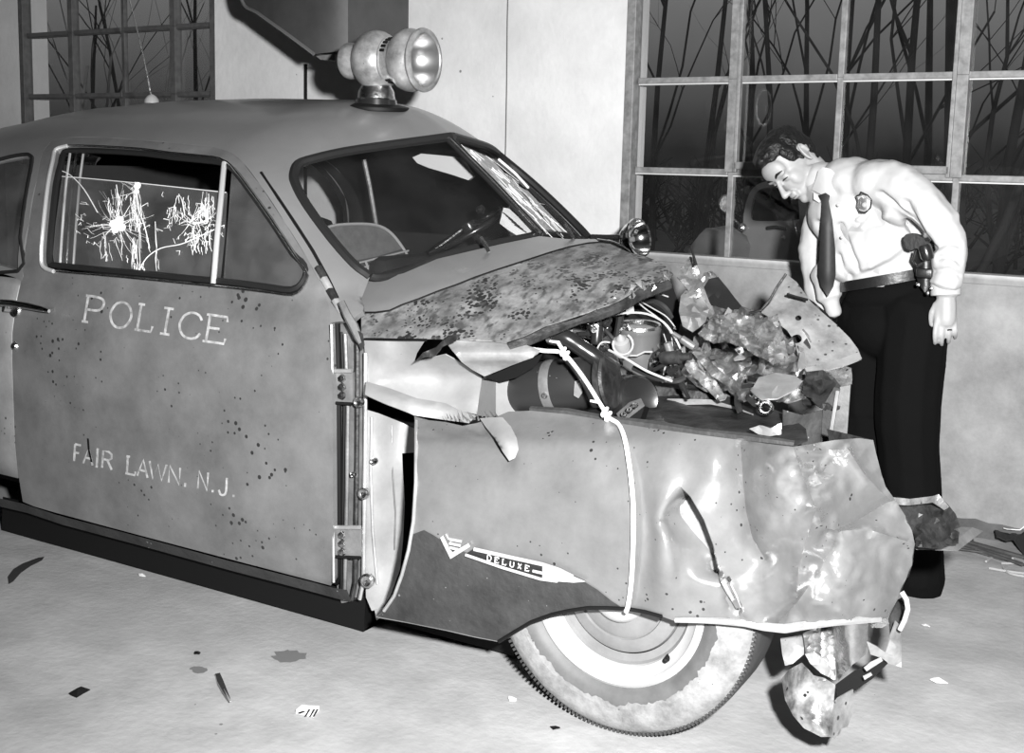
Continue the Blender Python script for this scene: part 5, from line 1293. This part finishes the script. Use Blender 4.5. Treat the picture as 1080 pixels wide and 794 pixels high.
# ------------------------------------------------------------------ the officer
MY = 4.16
def mp(x, y, dy=0.0): return onY(x, y, MY + dy)
class Blob:
    """overlapping ellipsoids and tapered limbs fused into one skin"""
    def __init__(s): s.b = MB()
    def ell(s, c, r, R=None, n=16):
        R = R or Matrix.Identity(3); bm = bmesh.new(); bmesh.ops.create_icosphere(bm, subdivisions=3, radius=1)
        bm.verts.index_update()
        s.b.add([Vector(c) + R @ Vector((v.co.x * r[0], v.co.y * r[1], v.co.z * r[2])) for v in bm.verts], [[v.index for v in f.verts] for f in bm.faces]); bm.free(); return s
    def limb(s, pts, rs, k=6):
        P = smoothpoly(pts, k, False) if len(pts) > 2 else [Vector(pts[0]).lerp(Vector(pts[1]), i / k) for i in range(k + 1)]
        m = len(P) - 1
        for i, p in enumerate(P):
            t = i / m * (len(rs) - 1); j = min(int(t), len(rs) - 2); r = rs[j] + (rs[j + 1] - rs[j]) * (t - j)
            bm = bmesh.new(); bmesh.ops.create_icosphere(bm, subdivisions=2, radius=r); bm.verts.index_update()
            s.b.add([Vector(p) + v.co for v in bm.verts], [[v.index for v in f.verts] for f in bm.faces]); bm.free()
        # core tube keeps thin limbs joined
        s.b.tube(P, [rs[0] + (rs[-1] - rs[0]) * i / m for i in range(m + 1)] if len(rs) == 2 else [max(.004, .9 * (rs[min(int(i / m * (len(rs) - 1)), len(rs) - 2)])) for i in range(m + 1)], 10)
        return s
    def build(s, name, mat, parent, voxel=.005, smooth=3, disp=None):
        me = bpy.data.meshes.new(name + '_tmp'); me.from_pydata(s.b.v, [], s.b.f); me.update()
        o = bpy.data.objects.new('tmp', me); COL.objects.link(o)
        r = o.modifiers.new('r', 'REMESH'); r.mode = 'VOXEL'; r.voxel_size = voxel
        if smooth: sm = o.modifiers.new('s', 'SMOOTH'); sm.iterations = smooth; sm.factor = .5
        dg = bpy.context.evaluated_depsgraph_get(); dg.update()
        res = bpy.data.meshes.new_from_object(o.evaluated_get(dg)); res.name = name
        bpy.data.objects.remove(o); bpy.data.meshes.remove(me)
        if disp:
            ns = [v.normal.copy() for v in res.vertices]
            for v, n in zip(res.vertices, ns): v.co += n * disp(v.co)
        res.update()
        return link(name, res, mat, parent, True)

M['skin'] = material('skin', .32, .5, spec=.4, var=.08, vscale=20)
M['hair'] = material('black_hair', .006, .45, spec=.4, bump=.6, bscale=120)
M['shirt'] = material('white_cotton_shirt', .42, .8, spec=.2, bump=.05, bscale=60)
M['trouser'] = material('black_wool_trousers', .004, .9, spec=.06)
M['leather'] = material('black_leather', .010, .38, spec=.5, bump=.1)
man = empty('person', (mp(940, 600).x, MY, 0))
tag(man, 'man in white shirt and dark tie bending over the wrecked engine, pistol at his hip', 'person')

# head frame: forward, side (towards the viewer), up
dwn = (RW @ Vector((.79, .61, .05))).normalized()
fo = RW @ Vector((-.61 * .92, .79 * .92, -.40)); fo = (fo - dwn * fo.dot(dwn)).normalized()
up_ = -dwn; sd_ = fo.cross(up_).normalized()
if sd_.dot(EYE - mp(836, 172)) < 0: sd_ = -sd_
HR = Matrix((fo, sd_, up_)).transposed(); HC = mp(835, 173)
def hl(x, y, z): return HC + HR @ Vector((x, y, z))
body = Blob()
E_ = lambda c, r: body.ell(hl(*c), r, HR)
E_((-.012, 0, .028), (.096, .074, .088)); E_((.03, 0, -.03), (.064, .060, .085)); E_((.045, 0, -.082), (.046, .048, .034)); E_((.073, 0, -.106), (.022, .024, .018))
E_((.072, 0, .035), (.032, .055, .045))
body.limb([hl(.098, 0, .004), hl(.116, 0, -.026), hl(.124, 0, -.042)], [.008, .010, .0125])
for s in (-1, 1):
    E_((.112, s * .012, -.046), (.012, .009, .009)); E_((.086, s * .028, .018), (.014, .028, .009)); E_((.050, s * .038, -.030), (.034, .021, .036))
    E_((.078, s * .031, -.004), (.016, .018, .014)); E_((.012, s * .056, -.078), (.034, .014, .036))
E_((.098, 0, -.066), (.012, .022, .006)); E_((.096, 0, -.077), (.011, .019, .007)); E_((.094, 0, -.058), (.012, .02, .01))
for s in (-1, 1):
    c = hl(-.012, s * .076, -.006)
    R2 = HR @ Matrix.Rotation(s * .35, 3, 'Z') @ Matrix.Rotation(-.15, 3, 'Y')
    body.limb([c + R2 @ Vector((.018 * math.cos(a), s * .008, .034 * math.sin(a) + .004)) for a in [i * .55 - 1.2 for i in range(9)]], [.0055, .0055], 2)
    body.ell(c, (.015, .007, .026), R2)
neck_b = mp(868, 196, .01)
body.limb([hl(-.03, 0, -.02), hl(-.03, 0, -.085), neck_b], [.062, .056, .060])
# torso, arms, legs under the clothes
body.limb([neck_b, mp(905, 218, .02), mp(930, 262, .02), mp(942, 305, .02)], [.07, .13, .13, .12])
shL, elL, wrL = mp(950, 200, -.10), mp(996, 248, -.13), mp(998, 312, -.15)
body.limb([shL, elL, wrL], [.055, .042, .030])
shR, elR, wrR = mp(872, 212, .12), mp(860, 268, .10), mp(866, 318, .06)
body.limb([shR, elR, wrR], [.05, .04, .03])
for a, k_, b_ in (((962, 325), (957, 440), (972, 612)), ((918, 330), (915, 445), (917, 606))):
    dy = -.02 if a[0] > 940 else .06
    body.limb([mp(*a, dy), mp(*k_, dy - .02), mp(*b_, dy)], [.085, .06, .04])
# hands
def hand(w, dirs, s):
    """w wrist; dirs: down, across (index to little finger), out (back of hand)"""
    dn, ac, ou = dirs
    body.limb([w, w + dn * .035, w + dn * .075], [.028, .034, .033])
    for t in (-.026, -.009, .009, .025):
        body.limb([w + dn * .02 + ac * t * .7, w + dn * .085 + ac * t + ou * .006], [.016, .0125])
    for i, t in enumerate((-.029, -.010, .010, .028)):
        L = (.078, .084, .078, .062)[i]; p = w + dn * .085 + ac * t + ou * .006
        c1 = p + dn * L * .45 + ou * .004 + ac * t * .12; c2 = c1 + dn * L * .30 - ou * (.012 + .004 * i); c3 = c2 + dn * L * .14 - ou * (.016 + .003 * i)
        body.limb([p, c1, c2, c3], [.0105, .0095, .0082, .0072], 4)
    th = w + dn * .03 - ac * .030 - ou * .008
    body.limb([th, th + dn * .034 - ac * .016 - ou * .006, th + dn * .066 - ac * .013 - ou * .014], [.014, .011, .008], 4)
dn = (mp(997, 350, -.15) - wrL).normalized(); ou = (EYE - wrL).normalized(); ou = (ou - dn * ou.dot(dn)).normalized(); ac = (RW.col[0] - dn * RW.col[0].dot(dn)).normalized()
hand(wrL, (dn, ac, ou), 1)
hand(wrR, (Vector((-.1, -.2, -1)).normalized(), Vector((-.8, .5, .1)).normalized(), Vector((-.5, -.8, 0)).normalized()), -1)
bd = body.build('body', M['skin'], man, voxel=.004, smooth=5)
# hair, brows, eyes
hr = Blob(); H_ = lambda c, r: hr.ell(hl(*c), r, HR)
H_((-.030, 0, .050), (.088, .080, .082)); H_((.008, 0, .082), (.075, .068, .050)); H_((.058, .004, .098), (.036, .050, .026)); H_((.088, .012, .098), (.022, .030, .018)); H_((-.060, 0, .0), (.055, .066, .06)); H_((.020, .062, .045), (.028, .018, .04)); H_((.020, -.062, .045), (.028, .018, .04)); H_((.004, .073, .012), (.012, .006, .028)); H_((-.055, 0, -.045), (.035, .052, .035))
hr.build('hair', M['hair'], man, voxel=.005, smooth=2, disp=lambda c: .004 * noise.noise(c * 38) + .003 * noise.noise(Vector((c.x * 90, c.y * 90, c.z * 30))))
for s in (-1, 1):
    b = Blob(); b.limb([hl(.098, s * .012, .021), hl(.098, s * .03, .028), hl(.084, s * .048, .022)], [.0045, .0055, .003]); b.build('eyebrow', M['hair'], man, voxel=.0025, smooth=1)
    b = MB(); b.tube([hl(.0945, s * .019, -.004), hl(.0965, s * .031, -.002), hl(.087, s * .045, -.005)], [.0015, .0032, .0015], 8); b.build('eye', M['hair'], man)
b = MB(); b.tube([hl(.1065, -.02, -.0715), hl(.1095, 0, -.0712), hl(.1065, .02, -.0715)], [.001, .0022, .001], 6); b.build('mouth_line', material('lip_shadow', .12, .6), man)

# shirt
sh = Blob()
TR = Matrix.Rotation(math.radians(-14), 3, 'Y')
sh.ell(mp(938, 288, .02), (.165, .125, .075), TR); sh.ell(mp(921, 262, .02), (.185, .145, .13), TR); sh.ell(mp(902, 224, .03), (.165, .145, .135), TR)
sh.ell(mp(905, 194, .02), (.12, .14, .085), Matrix.Rotation(math.radians(25), 3, 'Y')); sh.ell(mp(925, 192, -.02), (.10, .13, .08)); sh.ell(mp(878, 200, .05), (.075, .12, .07))
sh.ell(mp(895, 283, -.01), (.06, .10, .055))
sh.limb([mp(940, 196, -.07), mp(962, 208, -.11), mp(996, 247, -.14), mp(1000, 275, -.155), mp(998, 300, -.15)], [.088, .082, .062, .056, .046])
sh.limb([mp(872, 212, .12), mp(860, 262, .09), mp(866, 318, .06)], [.065, .058, .046])
sh.limb([mp(870, 290, -.02), mp(877, 318, -.03), mp(880, 332, -.02)], [.05, .03, .012])
sh.ell(mp(940, 200, -.05), (.09, .09, .08)); sh.ell(mp(952, 214, -.06), (.07, .09, .08))
sh.limb([mp(866, 190, .01), mp(874, 200, .02)], [.066, .075])
WR = [([(928, 205), (946, 223), (958, 236), (968, 247)], -.010, 4), ([(955, 215), (962, 232), (972, 250), (980, 262)], -.010, 5), ([(886, 238), (895, 262), (905, 284)], -.010, 3), ([(862, 235), (866, 246), (872, 258)], -.006, 3), ([(930, 270), (915, 280), (905, 284)], .006, 4), ([(948, 262), (935, 272), (920, 280)], .006, 4), ([(990, 272), (1002, 270), (1012, 276)], -.006, 3), ([(985, 286), (1000, 284), (1012, 290)], -.005, 3), ([(985, 262), (1000, 256), (1012, 258)], -.005, 3), ([(905, 238), (922, 232), (935, 228)], .005, 4), ([(884, 270), (889, 284), (896, 292)], -.008, 3), ([(975, 296), (990, 298), (1005, 302)], .004, 3)]
def shirt_disp(c):
    x, y = proj(c); d = .006 * noise.noise(c * 11) + .004 * noise.noise(Vector((c.x * 30, c.y * 18, c.z * 20)))
    for pl, a, w in WR:
        s, p = sdist(x, y, pl)
        if abs(s) < 14: d += 1.9 * a * math.exp(-(s / w) ** 2)
    return d
sh.build('shirt', M['shirt'], man, voxel=.005, smooth=14, disp=shirt_disp)
# cuff and collar
ax = (wrL - elL).normalized()
q = MB(); q.lathe([(.044, -.055), (.047, -.03), (.0465, 0), (.044, .002), (.040, -.004)], frame(mp(997.5, 311, -.15), ax), 28); q.build('cuff', M['shirt'], man)
def ms(x, y, d=0.0):
    """a point on the front of the shirt under the given picture point"""
    return mp(x, y, d)
col = [(856, 200), (860, 190), (863, 180), (868, 176), (876, 178), (884, 186), (888, 196), (884, 205), (874, 208), (866, 205)]
panel('collar', col, lambda x, y: mp(x, y, -.075 - .03 * math.sin(max(0, min(1, (x - 856) / 32)) * 3.1)), M['shirt'], man, step=6, thick=.006)
panel('collar', [(858, 203), (864, 206), (868, 210), (864, 214), (858, 210)], lambda x, y: mp(x, y, -.10), M['shirt'], man, step=6, thick=.006)
# tie
TIE = [(863, 206), (870, 203.5), (875, 206), (874, 212), (878, 232), (881, 262), (881.5, 290), (879, 302), (873, 313), (866, 302), (863, 290), (864.5, 262), (866, 232), (867, 213)]
panel('necktie', TIE, lambda x, y: mp(x, y, -.135 - .02 * sst(205, 240, y) + .012 * ((x - 871) / 8) ** 2 + .015 * sst(285, 312, y)), material('black_necktie', .012, .6), man, step=5, thick=.006)
# badge on the chest: shield with an eagle top
BD = [(903, 207), (907, 205), (908, 202.5), (911, 204), (915, 206), (919, 211), (918, 219), (913, 224), (907, 224), (904, 218), (905, 212)]
bdg = panel('badge', BD, lambda x, y: mp(x, y, -.150 + .004 * ((x - 911) / 8) ** 2), material('badge_metal', .16, .35, metal=.5), man, step=3, thick=.006)
q = MB(); q.tube([mp(x, y, -.156) for x, y in BD + [BD[0]]], .0028, 5, cap=False); q.build('badge_rim', M['dark_paint'], bdg)
q = MB(); q.lathe([(0, .005), (.006, .004), (.009, 0)], frame(mp(911.5, 216, -.156), (-.2, -1, .1)), 14); q.build('badge_seal', M['bright_trim'], bdg)
q = MB(); q.tube([mp(x, y, -.158) for x, y in [(905, 210), (908, 207), (911, 209), (914, 207), (918, 211)]], .0028, 5); q.build('badge_eagle', M['bright_trim'], bdg)
for pts in ([(904, 208), (911, 206.5), (918, 210)], [(906, 221), (911, 222.5), (916, 221)]):
    q = MB(); q.tube([mp(x, y, -.157) for x, y in pts], .002, 5); q.build('badge_ribbon', M['bright_trim'], bdg)
for x, y in ((884, 216), (888, 250)):
    q = MB(); q.lathe([(0, .003), (.005, .002), (.006, 0)], frame(mp(x, y, -.155), (-.2, -1, .1)), 10); q.build('button', M['shirt'], man)
# trousers and belt
tr = Blob()
tr.ell(mp(944, 308, .02), (.172, .13, .075), TR); tr.ell(mp(944, 345, .02), (.175, .14, .13))
tr.limb([mp(966, 335, -.03), mp(957, 430, -.06), mp(962, 520, -.04), mp(970, 612, -.02)], [.118, .108, .098, .085], 16)
tr.limb([mp(918, 335, .05), mp(915, 440, .05), mp(917, 604, .06)], [.115, .10, .085], 18)
tr.build('trousers', M['trouser'], man, voxel=.007, smooth=4, disp=lambda c: .006 * noise.noise(c * 9))
q = MB(); A = []; 
for i in range(25):
    a = math.pi + math.pi * i / 24; c = mp(940, 293, .02) + TR @ Vector((.178 * math.cos(a), .142 * math.sin(a), 0)); A.append(c)
q.strip([a + Vector((0, 0, .018)) for a in A], [a - Vector((0, 0, .018)) for a in A]); q.build('belt', M['leather'], man)
for fx, fy, dy in ((967, 628, -.02), (914, 622, .06)):
    b = Blob(); c = mp(fx, fy, dy); c.z = .0
    R3 = Matrix.Rotation(math.radians(215), 3, 'Z')
    b.ell(c + Vector((0, 0, .062)), (.075, .045, .060), R3); b.ell(c + R3 @ Vector((.09, 0, .042)), (.11, .048, .040), R3)
    o = b.build('shoe', M['leather'], man, voxel=.006, smooth=3)
    zm = min(v.co.z for v in o.data.vertices)
    for v in o.data.vertices: v.co.z = max(.002, v.co.z)
# ring on the finger
q = MB(); c = wrL + dn * .108 + ac * .012 + ou * .010; q.lathe([(.0105, -.003), (.012, 0), (.0105, .003)], frame(c, dn), 16); q.build('finger_ring', M['chrome'], man)

# holstered revolver at his hip
gun = empty('holstered_revolver', mp(972, 282, -.18)); tag(gun, 'black revolver in a leather holster on the officer\'s belt', 'revolver')
GY = -.215
panel('holster', [(966, 262), (972, 256), (982, 258), (985, 270), (986, 290), (984, 306), (976, 309), (969, 300), (964, 285), (963, 272)], lambda x, y: mp(x, y, GY + .04 + .02 * ((x - 975) / 10) ** 2), M['leather'], gun, step=6, thick=.03)
panel('grip', smoothpoly([(953, 251), (957, 246.5), (966, 247), (974, 252), (981, 261), (976, 268), (967, 262), (961, 264), (955, 261)], 3), lambda x, y: mp(x, y, GY - .02), M['leather'], gun, step=4, thick=.034)
q = MB(); q.lathe([(0, -.026), (.018, -.024), (.021, -.015), (.021, .015), (.018, .024), (0, .026)], frame(mp(977, 266, GY - .01), (.35, 0, -1)), 12); q.build('cylinder', M['dark_paint'], gun)
q = MB(); q.tube([mp(x, y, GY - .005) for x, y in [(966, 264), (963, 274), (967, 281), (974, 278)]], .005, 8); q.build('trigger_guard', M['dark_paint'], gun)
q = MB(); q.tube([mp(x, y, GY - .005) for x, y in [(975, 254), (979, 251), (981, 254)]], .005, 8); q.build('hammer', M['dark_paint'], gun)
q = MB(); q.box(mp(975, 288, GY + .01), (.05, .02, .03), bev=.006); q.build('holster_strap', M['leather'], gun)
for x, y in ((968, 300), (982, 304), (978, 309)):
    q = MB(); q.lathe([(0, .006), (.005, .004), (.007, 0)], frame(mp(x, y, GY), (0, -1, .1)), 10); q.build('snap_stud', M['chrome_worn'], gun)

# ------------------------------------------------------------------ cord tied over the fender, litter on the floor
q = MB()
RP = [(560, 368, 2.80), (575, 370, 2.80), (590, 371, 2.80), (598, 376, 2.79), (608, 388, 2.78), (618, 402, 2.76), (628, 418, 2.73), (636, 432, 2.70), (643, 441, 2.66)]
pts = [onY(x, y, Y) for x, y, Y in RP] + [onY(x, y, fenderY(x, y) - .014) for x, y in [(652, 447), (658, 460), (662, 480), (666, 510), (668, 545), (667, 590), (665, 620), (662, 640), (660, 645)]]
rope = q.tube(smoothpoly(pts, 5, False), .0058, 8).build('white_cord', M['cord'], None)
tag(rope, 'white cord tied over the front fender and knotted by the engine', 'rope')
for (x, y, Y, s) in ((596, 373, 2.78, 1.0), (640, 437, 2.66, 1.1)):
    q = MB(); c = onY(x, y, Y); t = (onY(x + 8, y + 10, Y) - c).normalized()
    F = frame(c, t)
    q.tube([F @ Vector((.009 * s * math.cos(a), .009 * s * math.sin(a), .0022 * a - .012)) for a in [i * .5 for i in range(23)]], .0052, 7)
    k_ = q.build('knot', M['cord'], rope)
    q = MB(); q.tube([c, c + Vector((-.02, -.005, .03)), c + Vector((-.045, -.005, .03))], [.0055, .005, .003], 6); q.build('loose_end', M['cord'], rope)

def fp0(x, y, z=0.0): return onZ(x, y, z)
# dark pointed shard and its pale tip
q = MB(); A = [fp0(x, y, .002) for x, y in [(227, 714), (232, 713), (236, 722), (239, 730), (243, 740), (241, 741), (234, 731), (229, 722)]]
q.prism(A, (0, 0, .010)); shd = q.build('metal_splinter', M['dark_paint'], None, smooth=False); tag(shd, 'dark pointed splinter lying on the floor below the car door', 'splinter')
q = MB(); q.prism([fp0(x, y, .012) for x, y in [(236, 727), (239, 732), (244, 740), (242, 740.5)]], (0, 0, .003)); q.build('bright_edge', M['bare'], shd, smooth=False)
# matchbook
q = MB(); q.prism([fp0(x, y, .001) for x, y in [(312, 752.5), (318, 747.5), (337, 748.5), (331, 756.5)]], (0, 0, .011)); mb = q.build('matchbook', M['paper'], None, smooth=False); tag(mb, 'small open matchbook with dark stripes lying on the floor', 'matchbook')
for a in ((325.5, 748, 331), (330.5, 748.3, 334.5), (334, 748.6, 336.2)):
    q = MB(); w = .9
    q.prism([fp0(x, y, .0125) for x, y in [(a[0], 748.2), (a[0] + w + .8, 748.2), (a[0] - 4 + w + .8, 755.5), (a[0] - 4, 755.5)]], (0, 0, .001)); q.build('match_row', M['dark'], mb, smooth=False)
q = MB(); q.prism([fp0(x, y, .0125) for x, y in [(314, 751.8), (319, 750), (322, 750.6), (317, 752.4)]], (0, 0, .001)); q.build('printed_mark', M['trim_dark'], mb, smooth=False)
# flecks of paper
for (x, y, s, lab, nm) in ((990, 719, .022, 'crumpled white scrap of paper on the floor right of the fallen grille', 'paper_scrap'), (541, 738, .014, 'pale flake on the floor just left of the tire', 'paint_flake'), (586, 768, .012, 'tiny dark chip on the floor under the tire', 'paint_chip'), (150, 607, .014, 'pale flake on the floor in front of the sill, far left', 'paint_flake'), (208, 689, .012, 'dark chip on the floor left of the splinter', 'paint_chip'), (82, 732, .03, 'dark ragged scrap on the floor at lower left', 'rubber_scrap'), (976, 660, .012, 'small pale chip on the floor beyond the bumper bracket', 'paint_flake')):
    rnd = random.Random(int(x)); c = fp0(x, y, .004); q = MB(); n = 7
    ring_ = [c + Vector((math.cos(i * 2 * math.pi / n) * s * rnd.uniform(.6, 1.3), math.sin(i * 2 * math.pi / n) * s * rnd.uniform(.5, 1.0), rnd.uniform(0, s * .5))) for i in range(n)]
    q.add(ring_ + [c + Vector((0, 0, s * .6))], [(i, (i + 1) % n, n) for i in range(n)])
    o = q.build(nm, M['paper'] if 'paper' in nm else (M['putty'] if 'flake' in nm else M['black']), None, smooth=False); o.modifiers.new('sheet', 'SOLIDIFY').thickness = .002
    tag(o, lab, 'scrap')
# oil stains are part of the floor surface: thin films
for (x, y, rx, ry, sd) in ((305, 692, .05, .05, 1), (22, 602, .16, .12, 2), (210, 706, .03, .02, 3)):
    rnd = random.Random(sd); c = fp0(x, y, .0015); n = 18; q = MB()
    if sd == 2:
        P = [fp0(px, py, .0015) for px, py in [(9, 616), (8, 608), (14, 600), (24, 594), (40, 588), (47, 587), (44, 591), (32, 597), (22, 604), (14, 613)]]
    else:
        P = [c + Vector((math.cos(2 * math.pi * i / n) * rx * rnd.uniform(.7, 1.2), math.sin(2 * math.pi * i / n) * ry * rnd.uniform(.7, 1.2), 0)) for i in range(n)]
    q.add(P, [tuple(range(len(P)))]); q.build('oil_stain', material('oil_film', .035 if sd == 2 else .16, .5), floor, smooth=False)
# rubbish by the wall at the right
q = MB(); rnd = random.Random(6)
rag = empty('rubbish_rag', fp0(1070, 580)); tag(rag, 'crumpled dark rag with a pale fold at the foot of the wall, far right', 'rag')
def rg(x, y): return fp0(x, y + 3, 0) + Vector((0, 0, .055 * math.sin(max(0, min(1, (y - 562) / 24)) * 3.14) + .02 * nz(x, y, 9, 51)))
panel('rag_cloth', [(1048, 571), (1058, 568), (1070, 566), (1090, 562), (1110, 570), (1110, 590), (1085, 586), (1068, 580), (1050, 577)], rg, M['dark'], rag, step=4, thick=.004)
panel('pale_fold', [(1058, 568), (1070, 564), (1090, 560), (1110, 566), (1090, 571), (1066, 571)], lambda x, y: rg(x, y) + Vector((0, -.02, .02)), M['paper'], rag, step=5, thick=.004)
LATH = [((1012, 572), (1066, 588), .010), ((1014, 576), (1060, 590), .008), ((1022, 571), (1085, 589), .009), ((1010, 578), (1048, 584), .006), ((1030, 578), (1080, 596), .008)]
for i, (a, b_, r) in enumerate(LATH):
    q = MB(); A, B_ = fp0(*a, .012 + .004 * i), fp0(*b_, .012 + .003 * i); d = (B_ - A)
    q.box((A + B_) / 2, (d.length, r * 2.2, r), Matrix.Rotation(math.atan2(d.y, d.x), 3, 'Z'), bev=.001)
    o = q.build('wood_lath', material('dark_wood', .06, .8, var=.4, vscale=20) if i == 0 else bpy.data.materials['dark_wood'], None, smooth=False)
    tag(o, ['dark lath running along the top of the bundle beyond the bumper end', 'dark lath just below the topmost one beyond the bumper end', 'longest dark lath, running to the rag at the right edge', 'shortest dark lath, nearest the bumper end', 'dark lath at the front of the bundle, nearest the straws'][i], 'lath', 'dark laths on the floor at the right')
STRAW = [([(1040, 592), (1048, 587), (1062, 585), (1068, 589)], 'pale straw bent upright over the laths at the right'), ([(1043, 599), (1060, 602), (1090, 606)], 'long pale straw lying nearest the viewer at the right edge'), ([(1056, 594), (1080, 594), (1100, 596)], 'pale straw across the rag end at the right edge'), ([(1058, 598), (1066, 605), (1095, 610)], 'curved pale straw crossing the long one at the right edge')]
for pts, lab in STRAW:
    q = MB(); q.tube(smoothpoly([fp0(x, y, .008) for x, y in pts], 4, False), .0042, 6); o = q.build('straw', M['wire_pale'], None); tag(o, lab, 'straw')
q = MB(); q.lathe([(0, .02), (.03, .018), (.034, .0), (.0, 0)], frame(fp0(1018, 571, .002), (0, 0, 1)), 14); o = q.build('bottle_cap', M['chrome_worn'], None); tag(o, 'small shiny cap on the floor beside the bumper end', 'cap')
